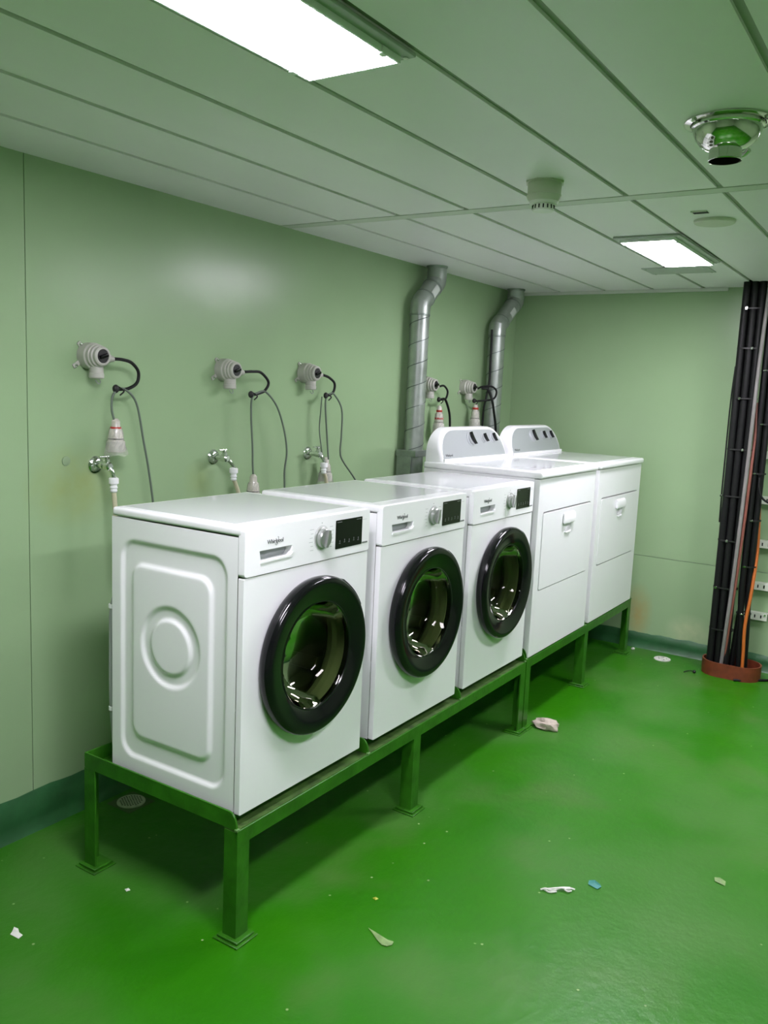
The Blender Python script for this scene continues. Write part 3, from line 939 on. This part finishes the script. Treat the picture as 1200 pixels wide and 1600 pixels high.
duct(3.300, 3.545, 2.005, 2.190, 'galvanised spiral vent duct near the room corner', False)

# ================================================================ SOCKETS, CABLES, PLUGS, TAPS on the wall
def make_socket():
    t = empty('wall_socket', (0, 0, 0))
    latheobj('back_box', [(0.052, 0.001), (0.053, 0.012), (0.052, 0.040), (0.048, 0.044)], 'socket', t, axis=(0, -1, 0), seg=36)
    latheobj('switch_body', [(0.047, 0.043), (0.047, 0.058), (0.043, 0.061), (0.043, 0.072), (0.038, 0.075), (0.038, 0.088), (0.033, 0.092), (0.028, 0.092), (0.027, 0.086)], 'socket', t, axis=(0, -1, 0), seg=36)
    k = latheobj('switch_knob', [(0.0265, 0.0862), (0.0265, 0.090)], 'blackm', t, axis=(0, -1, 0), seg=28)
    bm = BM(); box(bm, -0.018, 0.018, -0.104, -0.089, -0.007, 0.007)
    bmesh.ops.transform(bm, matrix=Matrix.Rotation(math.radians(-20), 4, 'Y'), verts=bm.verts)
    obj('knob_grip', bm, 'black', k, bevel=(0.003, 2), smooth=40)
    for lx, lz in ((-0.040, 0.044), (-0.062, -0.040), (0.050, 0.030)):
        bm = BM()
        a = math.atan2(lz, lx)
        box(bm, 0.030, math.hypot(lx, lz) + 0.010, -0.007, -0.001, -0.009, 0.009)
        bmesh.ops.transform(bm, matrix=Matrix.Rotation(-a, 4, 'Y'), verts=bm.verts)
        lug = obj('mount_lug', bm, 'socket', t, bevel=(0.002, 1), smooth=40)
        latheobj('bolt', [(0.006, 0.006), (0.006, 0.014), (0.004, 0.015)], 'chrome', lug, c=(lx, 0, lz), axis=(0, -1, 0), seg=6)
    latheobj('outlet_cup', [(0.024, -0.030), (0.027, -0.045), (0.027, -0.066), (0.029, -0.068), (0.029, -0.084), (0.024, -0.088)], 'socket', t, c=(0.004, -0.046, 0), seg=28)
    tubeobj('cap_tether', [(0.010, -0.052, -0.086), (0.016, -0.056, -0.100), (0.006, -0.056, -0.108), (-0.004, -0.050, -0.094)], 0.0016, 'dhose', t, seg=6)
    latheobj('cable_gland', [(0.016, 0.036), (0.016, 0.054), (0.012, 0.058), (0.011, 0.072)], 'socket', t, c=(0.0, -0.066, -0.004), axis=(1, 0, -0.06), seg=18)
    return t
sock = make_socket()
SX = [(0.250, 1.652), (0.912, 1.633), (1.447, 1.642), (2.545, 1.620), (3.020, 1.618)]
slab = ['grey round switch socket on the wall, leftmost of the row', 'grey round switch socket on the wall, second from the left',
        'grey round switch socket on the wall, third from the left, over the third tap', 'grey round switch socket beside the nearer vent duct',
        'grey round switch socket beside the duct in the corner']
for i, (x, z) in enumerate(SX):
    o = sock if i == 0 else copy_tree(sock)
    o.location = (x + 0.006, 0, z)
    o.scale = (0.87, 0.92, 0.87)
    tag(o, slab[i], 'socket', 'switch sockets along the wall')

def cable(name, pts, r, m, label, cat='cable', group=None, d=0.07):
    P = [(p[0], -(p[2] if len(p) > 2 else d), p[1]) for p in pts]
    return tag(tubeobj(name, P, r, m, seg=10), label, cat, group)

BL = 'black cable loops from the sockets'
loops = [[(0.316, 1.646), (0.350, 1.645), (0.390, 1.636), (0.420, 1.606), (0.414, 1.567), (0.374, 1.545), (0.326, 1.541)],
         [(0.980, 1.629), (1.030, 1.632), (1.081, 1.629), (1.129, 1.592), (1.108, 1.556), (1.060, 1.540), (1.026, 1.535)],
         [(1.515, 1.636), (1.560, 1.626), (1.603, 1.602), (1.602, 1.567), (1.575, 1.548), (1.545, 1.540)],
         [(2.613, 1.614), (2.667, 1.618), (2.712, 1.588), (2.698, 1.549), (2.660, 1.540), (2.620, 1.537)],
         [(3.088, 1.613), (3.135, 1.628, 0.085), (3.165, 1.630, 0.13), (3.205, 1.602, 0.145), (3.180, 1.555, 0.140), (3.120, 1.540, 0.09), (3.060, 1.536)]]
llab = ['black cable loop from the leftmost socket', 'black cable loop from the second socket from the left', 'black cable loop from the third socket from the left',
        'black cable loop from the socket beside the nearer duct', 'black cable loop from the socket in the corner']
for i, lp in enumerate(loops):
    c = cable('cable_loop', lp, 0.0060, 'cable', llab[i], group=BL)
    # knotted tie at the lower end
    e = lp[-1]
    bm = BM()
    bmesh.ops.create_uvsphere(bm, u_segments=14, v_segments=10, radius=0.012)
    bmesh.ops.transform(bm, matrix=Matrix.Translation((e[0] - 0.006, -0.070, e[1] + 0.002)) @ Matrix.Diagonal((1.05, 0.9, 1.25, 1)), verts=bm.verts)
    obj('knot', bm, 'blackm', c, smooth=60)
    tubeobj('tie_tail', [(e[0] - 0.004, -0.074, e[1] + 0.012), (e[0] + 0.018, -0.084, e[1] - 0.004), (e[0] + 0.004, -0.080, e[1] - 0.020)], 0.003, 'blackm', c, seg=6)

GC = 'grey machine cords hung from the cable loops'
c0 = [[(0.312, 1.432), (0.301, 1.470), (0.304, 1.515), (0.330, 1.543), (0.368, 1.537), (0.412, 1.489), (0.444, 1.355), (0.466, 1.260), (0.488, 1.138), (0.500, 1.02)],
      [(1.044, 1.185), (1.038, 1.245), (1.035, 1.312), (1.022, 1.447), (1.026, 1.524), (1.060, 1.545), (1.112, 1.549), (1.186, 1.489), (1.237, 1.391), (1.262, 1.290), (1.250, 1.205), (1.253, 1.133), (1.26, 1.0)],
      [(1.574, 1.240), (1.556, 1.356), (1.538, 1.476), (1.540, 1.532), (1.570, 1.552), (1.606, 1.546), (1.668, 1.477), (1.672, 1.354), (1.667, 1.276), (1.691, 1.228), (1.806, 1.126), (1.86, 1.04)]]
clab = ['grey cord looped from the first hanging plug down behind the nearest washer', 'grey cord looped from the second hanging plug down behind the middle washer', 'grey cord looped beside the third tap down behind the washers']
for i, p in enumerate(c0):
    cable('power_cord', p, 0.0042, 'greycord', clab[i], 'cord', GC, d=0.072)
cable('power_cord', [(1.536, 1.536), (1.530, 1.47), (1.525, 1.38), (1.548, 1.28), (1.552, 1.25)], 0.0028, 'greycord', 'thin grey cord hanging next to the third loop', 'cord', GC, d=0.05)
cable('black_cord', [(2.640, 1.541), (2.691, 1.538), (2.746, 1.464), (2.763, 1.377), (2.765, 1.26)], 0.0068, 'cable', 'black cord hanging behind the first dryer console', 'cord', 'black dryer cords')
cable('black_cord', [(3.120, 1.616), (3.150, 1.612, 0.11), (3.150, 1.545, 0.145), (3.180, 1.465, 0.150), (3.215, 1.371, 0.150), (3.22, 1.26, 0.15)], 0.0075, 'cable', 'thick black cord hanging between the duct and the corner socket', 'cord', 'black dryer cords', d=0.085)
cable('black_cord', [(3.241, 1.985, 0.070), (3.240, 1.80, 0.072), (3.238, 1.66, 0.074), (3.215, 1.56, 0.072), (3.195, 1.485, 0.068), (3.20, 1.30, 0.062)], 0.0065, 'cable', 'black cord running down the wall along the corner duct', 'cord', 'black dryer cords')

def plug(x, z0, z1, label, bands, wrap=True, d=0.072):
    h = z1 - z0
    t = tag(empty('hanging_plug', (x, -d, z0)), label, 'plug', 'plugs hanging on their cords')
    latheobj('body', [(0.029, 0.0), (0.031, 0.004), (0.030, h * 0.30), (0.026, h * 0.36), (0.026, h * 0.42), (0.022, h * 0.66), (0.016, h * 0.74), (0.015, h * 0.92), (0.007, h)], 'wrap', t, seg=24)
    latheobj('shroud', [(0.0325, h * 0.02), (0.0335, h * 0.12), (0.0320, h * 0.31), (0.0300, h * 0.33)], 'socket', t, seg=24, cap0=False, cap1=False)
    for zb, r in bands:
        latheobj('red_band', [(r, -0.006), (r + 0.001, -0.004), (r + 0.001, 0.004), (r, 0.006)], 'red', t, c=(0, 0, zb * h), seg=24, cap0=False, cap1=False)
    latheobj('dark_ring', [(0.0262, -0.002), (0.0275, 0), (0.0262, 0.002)], 'blackm', t, c=(0, 0, 0.39 * h), seg=24, cap0=False, cap1=False)
    if wrap:
        # loose crumpled film around it
        bm = BM()
        rings = []
        for j in range(7):
            zz = -0.012 + (h * 0.80) * j / 6
            rr = 0.040 - 0.019 * j / 6
            rings.append([bm.verts.new(((rr + 0.005 * math.sin(i * 2.4 + j)) * math.cos(2 * PI * i / 18), (rr + 0.004 * math.cos(i * 3.1 + j * 2)) * math.sin(2 * PI * i / 18), zz + 0.003 * math.sin(i * 1.7))) for i in range(18)])
        for p, q in zip(rings, rings[1:]):
            for i in range(18):
                bm.faces.new((p[i], p[(i + 1) % 18], q[(i + 1) % 18], q[i]))
        obj('plastic_film', bm, FILM, t, smooth=50)
    return t
FILM = bpy.data.materials.new('clear_film'); FILM.use_nodes = True
_nt = FILM.node_tree; _b = _nt.nodes['Principled BSDF']
_b.inputs['Base Color'].default_value = (0.72, 0.72, 0.64, 1); _b.inputs['Roughness'].default_value = 0.15; _b.inputs['Alpha'].default_value = 0.28
plug(0.318, 1.322, 1.440, 'grey plug with a red band hanging below the leftmost socket', [(0.70, 0.0185)])
plug(1.045, 1.080, 1.200, 'grey plug half hidden behind the nearest washer top', [], True)
plug(1.582, 1.135, 1.250, 'wrapped grey plug hanging right behind the third tap', [], True, 0.05)
plug(2.622, 1.350, 1.505, 'wrapped plug with two red bands beside the nearer duct', [(0.80, 0.0165), (0.52, 0.0245)])
plug(3.075, 1.375, 1.520, 'wrapped plug with one red band beside the corner duct', [(0.80, 0.0185)])

def tap(x, z, lean, label, hose_pts, hlabel):
    t = tag(empty('water_tap', (x, 0, z)), label, 'tap', 'chrome water taps on the wall')
    latheobj('rosette', [(0.031, 0.001), (0.031, 0.004), (0.026, 0.010), (0.014, 0.014)], 'chrome', t, axis=(0, -1, 0), seg=28)
    latheobj('body', [(0.010, 0.012), (0.010, 0.036), (0.013, 0.038), (0.013, 0.052), (0.015, 0.056), (0.015, 0.078), (0.010, 0.084)], 'chrome', t, axis=(0, -1, 0), seg=20)
    latheobj('bonnet', [(0.011, 0.010), (0.011, 0.024), (0.008, 0.027), (0.006, 0.034)], 'chrome', t, c=(0, -0.064, 0), seg=16)
    bm = BM(); box(bm, -0.034, 0.010, -0.071, -0.057, 0.031, 0.037)
    hd = obj('handle', bm, 'chrome', t, bevel=(0.002, 2), smooth=40)
    sp = tubeobj('spout', [(0, -0.066, 0.0), (lean * 0.3, -0.078, -0.008), (lean * 0.7, -0.084, -0.024), (lean, -0.085, -0.042)], 0.0085, 'chrome', t, seg=14)
    ax = Vector((lean * 0.25, 0, -1)).normalized()
    c = Vector((lean, -0.085, -0.040))
    latheobj('hose_connector', [(0.0150, 0.0), (0.0175, 0.003), (0.0175, 0.020), (0.012, 0.023), (0.011, 0.030), (0.0135, 0.032), (0.0135, 0.037), (0.010, 0.040), (0.0125, 0.043), (0.0125, 0.048), (0.009, 0.052)], 'whitep', t, c=c, axis=ax, seg=18)
    if lean < 0.02:
        bm = BM(); box(bm, 0.016, 0.019, -0.092, -0.078, -0.066, -0.036)
        obj('latch', bm, 'whitep', t, bevel=(0.001, 1), smooth=40)
    e = c + ax * 0.048
    hp_ = [(x + e.x, e.y, z + e.z)] + [(a, -0.085, b) for a, b in hose_pts]
    tag(tubeobj('water_hose', hp_, 0.0085, 'hose', seg=12), hlabel, 'hose', 'beige water hoses')
tap(0.286, 1.272, 0.012, 'chrome tap on the wall behind the nearest washer, leftmost of three', [(0.302, 1.15), (0.306, 1.08), (0.31, 0.9)], 'beige hose from the leftmost tap down behind the washer')
tap(0.874, 1.275, 0.034, 'chrome tap in the middle of the three, with a slanting hose', [(0.922, 1.165), (0.950, 1.09), (0.97, 0.9)], 'beige hose slanting down from the middle tap')
tap(1.500, 1.268, 0.022, 'chrome tap on the wall, rightmost of three', [(1.540, 1.155), (1.555, 1.08), (1.56, 0.9)], 'beige hose from the rightmost tap')

pg = tag(empty('wall_plug', (0.165, 0, 1.290)), 'small round grey plugged hole in the wall beside the leftmost tap', 'plug cap')
latheobj('cap', [(0.017, 0.0005), (0.016, 0.003), (0.010, 0.004)], mat('dull_plug_paint', (0.27, 0.38, 0.22), 0.5), pg, axis=(0, -1, 0), seg=20)

# ================================================================ CABLE RISER by the end wall
def stadium(cx, cy, hx, hy, n=14):
    """outline long in y: half sizes hx, hy"""
    out = []
    for s in (1, -1):
        for k in range(n + 1):
            a = PI * k / n + (0 if s > 0 else PI)
            out.append((cx + hx * math.cos(a), cy + s * (hy - hx) + hx * math.sin(a)))
    return out
bm = BM()
o1, o2 = stadium(0, 0, 0.108, 0.165), stadium(0, 0, 0.100, 0.157)
rows = [[bm.verts.new((x, y, z)) for x, y in o] for o, z in ((o1, 0.0), (o1, 0.085), (o2, 0.085), (o2, 0.012))]
n = len(o1)
for a, b in zip(rows, rows[1:]):
    for i in range(n):
        bm.faces.new((a[i], a[(i + 1) % n], b[(i + 1) % n], b[i]))
bm.faces.new(rows[0][::-1]); bm.faces.new(rows[-1])
cm = tag(obj('cable_coaming', bm, 'coam', smooth=40), 'red-brown oval steel collar on the floor around the cables', 'collar')
cm.location = (3.545, -1.620, 0)

def riser(pts, r, m, label, group=None, name='riser_cable'):
    return tag(tubeobj(name, pts, r, m, seg=12, sm=6), label, 'cable', group)
zt = H + 0.011
LB = 'black cables of the left riser bundle'
for k, (x, y, r, lab) in enumerate([(3.515, -1.502, 0.0205, 'leftmost thick black cable of the left riser bundle'), (3.515, -1.545, 0.0205, 'thick black cable in the front middle of the left riser bundle'),
                                    (3.515, -1.588, 0.0205, 'thick black cable of the left riser bundle, right beside the grey cable'), (3.553, -1.523, 0.0205, 'thick black cable behind the left pair of the left riser bundle'),
                                    (3.553, -1.566, 0.0205, 'thick black cable behind the right pair of the left riser bundle')]):
    w = lambda i: 0.001 * math.sin(i * 1.9 + k * 2.1)
    riser([(x + w(0), y + w(1), 0.013), (x + w(1), y + w(2), 0.5), (x + w(2), y + w(3), 1.1), (x + w(3), y + w(4), 1.7), (x + w(4), y + w(5), zt)], r, 'cable', lab, LB)
RB = 'black cables of the right riser bundle'
for k, (x, y, r, yb, lab) in enumerate([(3.535, -1.636, 0.0175, -1.664, 'front black cable of the right riser bundle'), (3.575, -1.640, 0.0175, -1.612, 'black cable of the right riser bundle that bends left at the collar'),
                                        (3.556, -1.672, 0.0165, -1.690, 'rightmost black cable of the right riser bundle')]):
    riser([(x, yb, 0.013), (x, (y + yb) / 2, 0.30), (x, y, 0.52), (x, y, 1.1), (x, y, 1.7), (x, y, zt)], r, 'cable', lab, RB)
riser([(3.500, -1.568, 0.014), (3.478, -1.582, 0.30), (3.476, -1.592, 0.55), (3.478, -1.600, 0.90), (3.480, -1.606, 1.25), (3.482, -1.612, 1.80), (3.49, -1.625, zt)], 0.0105, 'greyc', 'light grey cable strapped in front of the black riser bundles')
riser([(3.510, -1.580, 0.014), (3.492, -1.594, 0.30), (3.490, -1.606, 0.55), (3.492, -1.618, 0.90), (3.494, -1.624, 1.20), (3.52, -1.622, 1.42), (3.535, -1.612, 1.6)], 0.0085, 'redc', 'dull red cable beside the light grey riser cable')
riser([(3.490, -1.690, 0.014), (3.494, -1.686, 0.15), (3.505, -1.678, 0.32), (3.530, -1.690, 0.52), (3.580, -1.690, 0.75), (3.605, -1.672, 1.0)], 0.0095, 'orange', 'orange cable at the right side of the oval collar')
riser([(3.53, -1.668, 1.18), (3.52, -1.672, 1.12), (3.52, -1.700, 1.06), (3.54, -1.76, 1.03), (3.56, -1.83, 1.02)], 0.006, 'cable', 'thin black cable curving off to the right of the riser')
riser([(3.530, -1.476, 0.90), (3.528, -1.473, 1.1), (3.528, -1.472, 1.35), (3.530, -1.472, 1.60), (3.534, -1.478, 1.80)], 0.0042, 'cable', 'thin black cable along the left edge of the riser')

# straps round the bundles
for i, z in enumerate((0.27, 0.52, 0.80, 1.06, 1.33, 1.62, 1.90, 2.12)):
    s = tag(empty('cable_strap', (3.534, -1.545, z)), 'black strap round the left cable bundle, number %d from the floor' % (i + 1) if False else
            ['lowest', 'second lowest', 'third', 'fourth', 'fifth', 'sixth', 'seventh', 'topmost'][i] + ' black strap up the left cable bundle', 'strap', 'straps on the left bundle')
    bm = BM()
    oo = stadium(0, 0, 0.046, 0.069, 8)
    r1 = [[bm.verts.new((x * q, y * q, zz)) for x, y in oo] for q, zz in ((1, -0.004), (1, 0.004), (0.96, 0.004), (0.96, -0.004))]
    for a, b in zip(r1, r1[1:] + r1[:1]):
        for j in range(len(oo)):
            bm.faces.new((a[j], a[(j + 1) % len(oo)], b[(j + 1) % len(oo)], b[j]))
    obj('band', bm, 'blackm', s, smooth=40)
    yb = (-0.03, 0.045, 0.01, 0.066, -0.025, 0.02, -0.02, 0.03)[i]
    boxobj('buckle', (-0.052, -0.042, yb - 0.006, yb + 0.006, -0.007, 0.007), 'chrome', s, bevel=(0.001, 1))
for i, z in enumerate((0.38, 0.66, 0.93, 1.20, 1.48, 1.78, 2.04)):
    s = tag(empty('cable_strap', (3.557, -1.655, z)), ['lowest', 'second lowest', 'third', 'fourth', 'fifth', 'sixth', 'topmost'][i] + ' black strap up the right cable bundle', 'strap', 'straps on the right bundle')
    bm = BM()
    oo = stadium(0, 0, 0.039, 0.042, 8)
    r1 = [[bm.verts.new((x * q, y * q, zz)) for x, y in oo] for q, zz in ((1, -0.004), (1, 0.004), (0.94, 0.004), (0.94, -0.004))]
    for a, b in zip(r1, r1[1:] + r1[:1]):
        for j in range(len(oo)):
            bm.faces.new((a[j], a[(j + 1) % len(oo)], b[(j + 1) % len(oo)], b[j]))
    obj('band', bm, 'blackm', s, smooth=40)
    boxobj('buckle', (-0.046, -0.036, -0.004 + 0.012 * (i % 2), 0.012 + 0.012 * (i % 2), -0.004, 0.004), 'chrome', s, bevel=(0.001, 1))

# slotted brackets on the end wall behind the cables
for i, (z, y1) in enumerate(((0.340, -1.762), (0.522, -1.90), (0.775, -1.90), (1.035, -1.90), (1.30, -1.90))):
    t = tag(empty('slotted_bracket', (XF - 0.0005, -1.60, z)), ['lowest', 'second lowest', 'third from the floor', 'fourth from the floor', 'fifth from the floor'][i] + ' white slotted bracket behind the riser cables', 'bracket', 'slotted brackets on the end wall')
    slots = []
    yy = -1.66
    L = []
    while yy > y1 + 0.03:
        L.append(yy); yy -= 0.034
    bm = BM()
    plate(bm, [(0, -0.022), (0, 0.022), (y1 + 1.60, 0.022), (y1 + 1.60, -0.022)], [[(a + 1.60 + 0.004, -0.010), (a + 1.60 + 0.004, 0.010), (a + 1.60 - 0.004, 0.010), (a + 1.60 - 0.004, -0.010)] for a in L], -0.040, -0.035)
    # plate() lies in XZ; turn it so that it faces the room along -X
    bmesh.ops.transform(bm, matrix=Matrix(((0, 1, 0, 0), (1, 0, 0, 0), (0, 0, 1, 0), (0, 0, 0, 1))), verts=bm.verts)
    obj('rail', bm, 'bracket', t)
    boxobj('flange', (-0.035, 0.0, y1 + 1.60, 0.0, 0.017, 0.022), 'bracket', t)
    boxobj('back_plate', (-0.012, -0.010, y1 + 1.60 + 0.002, -0.002, -0.020, 0.017), 'dark', t)
    for yb in (y1 + 1.612,):
        latheobj('bolt', [(0.006, 0.040), (0.006, 0.046)], 'chrome', t, c=(0, yb, 0.014), axis=(-1, 0, 0), seg=6)

# ================================================================ FLOOR FITTINGS AND LITTER
dn = tag(empty('floor_drain', (0.355, -0.112, 0)), 'round perforated floor drain under the washer stand by the wall', 'drain')
sq = [bm for bm in ()]
bm = BM()
box(bm, -0.062, 0.062, -0.062, 0.062, 0.0, 0.003)
obj('frame', bm, mat('drain_frame_paint', (0.08, 0.13, 0.05), 0.6), dn, bevel=(0.001, 1), smooth=40)
latheobj('grate', [(0.052, 0.003), (0.052, 0.007), (0.048, 0.008)], 'drain', dn, seg=36)
bm = BM()
for i in range(-4, 5):
    for j in range(-4, 5):
        x, y = i * 0.0105 + (0.005 if j % 2 else 0), j * 0.0095
        if math.hypot(x, y) < 0.043:
            lathe(bm, [(0.0032, 0.0078), (0.0032, 0.0083)], (x, y, 0), (0, 0, 1), 8)
obj('holes', bm, 'dark', dn)
fc = tag(empty('floor_cleanout', (3.575, -1.212, 0)), 'pale round floor cap near the end wall', 'cap')
latheobj('plate', [(0.050, 0.0), (0.050, 0.004), (0.046, 0.006)], 'cap', fc, seg=32)
for k in range(5):
    a = 2 * PI * k / 5
    latheobj('hole', [(0.005, 0.0055), (0.005, 0.0064)], 'dark', fc, c=(0.025 * math.cos(a), 0.025 * math.sin(a), 0), seg=8)

def lump(name, loc, sx, sy, sz, m, label, cat, seed, sub=3, amp=0.35, fr=2.2):
    bm = BM()
    bmesh.ops.create_icosphere(bm, subdivisions=sub, radius=1.0)
    for v in bm.verts:
        n_ = noise.noise(v.co * fr + Vector((seed, seed * 2, 0)))
        n2 = noise.noise(v.co * fr * 3 + Vector((seed, 0, 5)))
        v.co *= 1 + amp * n_ + amp * 0.4 * n2
        v.co = Vector((v.co.x * sx, v.co.y * sy, max(v.co.z, -0.6) * sz))
    zm = min(v.co.z for v in bm.verts)
    for v in bm.verts: v.co.z -= zm
    o = obj(name, bm, m, smooth=50)
    o.location = loc
    return tag(o, label, cat)
lump('rag', (2.06, -1.070, 0), 0.042, 0.062, 0.030, 'rag', 'crumpled beige rag on the floor by the stand legs', 'rag', 3.1)

def scrap(name, pts, loc, m, label, cat, th=0.0015, curl=0.006, fr=40):
    """thin crumpled scrap from a floor outline"""
    bm = BM()
    top = [bm.verts.new((x, y, th + curl * abs(noise.noise(Vector((x * fr, y * fr, 1.3)))))) for x, y in pts]
    bot = [bm.verts.new((v.co.x, v.co.y, max(0.0, v.co.z - th))) for v in top]
    c1 = bm.verts.new((sum(p[0] for p in pts) / len(pts), sum(p[1] for p in pts) / len(pts), th + curl * 0.8))
    c0_ = bm.verts.new((c1.co.x, c1.co.y, 0.0))
    n = len(pts)
    for i in range(n):
        j = (i + 1) % n
        bm.faces.new((top[i], top[j], c1)); bm.faces.new((bot[j], bot[i], c0_)); bm.faces.new((top[i], bot[i], bot[j], top[j]))
    o = obj(name, bm, m)
    o.location = loc
    return tag(o, label, cat)
scrap('green_scrap', [(0.022, 0.056), (0.006, 0.030), (-0.010, 0.004), (-0.022, -0.020), (-0.018, -0.036), (-0.004, -0.044), (0.012, -0.040), (0.008, -0.022), (0.014, 0.006)], (0.245, -1.310, 0), 'leaf', 'pale green torn scrap lying flat on the floor in front', 'scrap')
# twisted white strip
tw = tag(empty('paper_strip', (0.80, -1.636, 0)), 'twisted white paper strip on the open floor', 'paper')
for k, P in enumerate(([(-0.036, 0.045, 0.003), (-0.030, 0.030, 0.009), (-0.022, 0.010, 0.005), (0.0, -0.008, 0.010), (0.012, -0.024, 0.006), (0.024, -0.034, 0.004)],
                       [(-0.030, 0.036, 0.004), (-0.034, 0.015, 0.004), (-0.018, -0.002, 0.004)], [(0.006, -0.020, 0.006), (0.004, -0.032, 0.005), (0.016, -0.040, 0.004)], [(-0.030, 0.028, 0.008), (-0.012, 0.004, 0.011), (0.010, -0.014, 0.009), (0.028, -0.030, 0.005)], [(0.012, -0.016, 0.006), (0.022, -0.030, 0.007), (0.030, -0.046, 0.004)])):
    tubeobj('strand', P, 0.0027, 'paper', tw, seg=5, sm=4)
scrap('blue_scrap', [(-0.02, -0.018), (-0.012, 0.016), (0.010, 0.022), (0.024, 0.006), (0.014, -0.014), (0.0, -0.024)], (0.900, -1.722, 0), 'blue', 'small blue-green scrap on the floor beside the paper strip', 'scrap')
scrap('paper_scrap', [(-0.012, -0.030), (0.004, -0.026), (0.006, -0.006), (0.014, 0.010), (0.010, 0.024), (-0.004, 0.012), (-0.014, 0.006)], (-0.357, -0.461, 0), 'paper', 'small torn white paper on the floor at the lower left', 'paper')
scrap('yellow_bit', [(-0.007, -0.006), (0.006, -0.008), (0.009, 0.004), (-0.002, 0.009)], (0.400, -1.190, 0), 'yellow', 'tiny yellow bit on the floor in front of the stand', 'bit')
scrap('white_bit', [(-0.008, -0.006), (0.006, -0.008), (0.009, 0.004), (-0.002, 0.009)], (-0.03, -0.545, 0), 'paper', 'tiny white bit on the floor under the stand end', 'bit')
lump('pebble', (3.655, -1.005, 0), 0.010, 0.012, 0.010, 'cap', 'small pale pebble by the foot of the dryer stand', 'pebble', 1.7, 2)
scrap('grey_fluff', [(-0.02, -0.018), (-0.012, 0.016), (0.010, 0.022), (0.020, 0.006), (0.010, -0.014)], (1.18, -2.06, 0), 'leaf', 'pale fluff on the floor at the right edge', 'fluff')

tag(tubeobj('floor_cable', [(3.43, -1.660, 0.007), (3.46, -1.72, 0.008), (3.53, -1.79, 0.008), (3.58, -1.86, 0.008), (3.60, -1.95, 0.008)], 0.0075, 'cable', seg=8), 'black cable end lying at the right of the oval collar', 'cable')
fk = tag(empty('cable_stub', (3.425, -1.440, 0)), 'thin black cable stub on the floor left of the oval collar', 'cable')
lathebm = BM(); bmesh.ops.create_uvsphere(lathebm, u_segments=10, v_segments=8, radius=0.010)
bmesh.ops.translate(lathebm, vec=(0, 0, 0.010), verts=lathebm.verts)
obj('end_cap', lathebm, 'blackm', fk, smooth=60)
tubeobj('wire', [(0, 0.004, 0.006), (0.004, 0.020, 0.010), (-0.006, 0.042, 0.006), (-0.03, 0.052, 0.004)], 0.003, 'blackm', fk, seg=6)
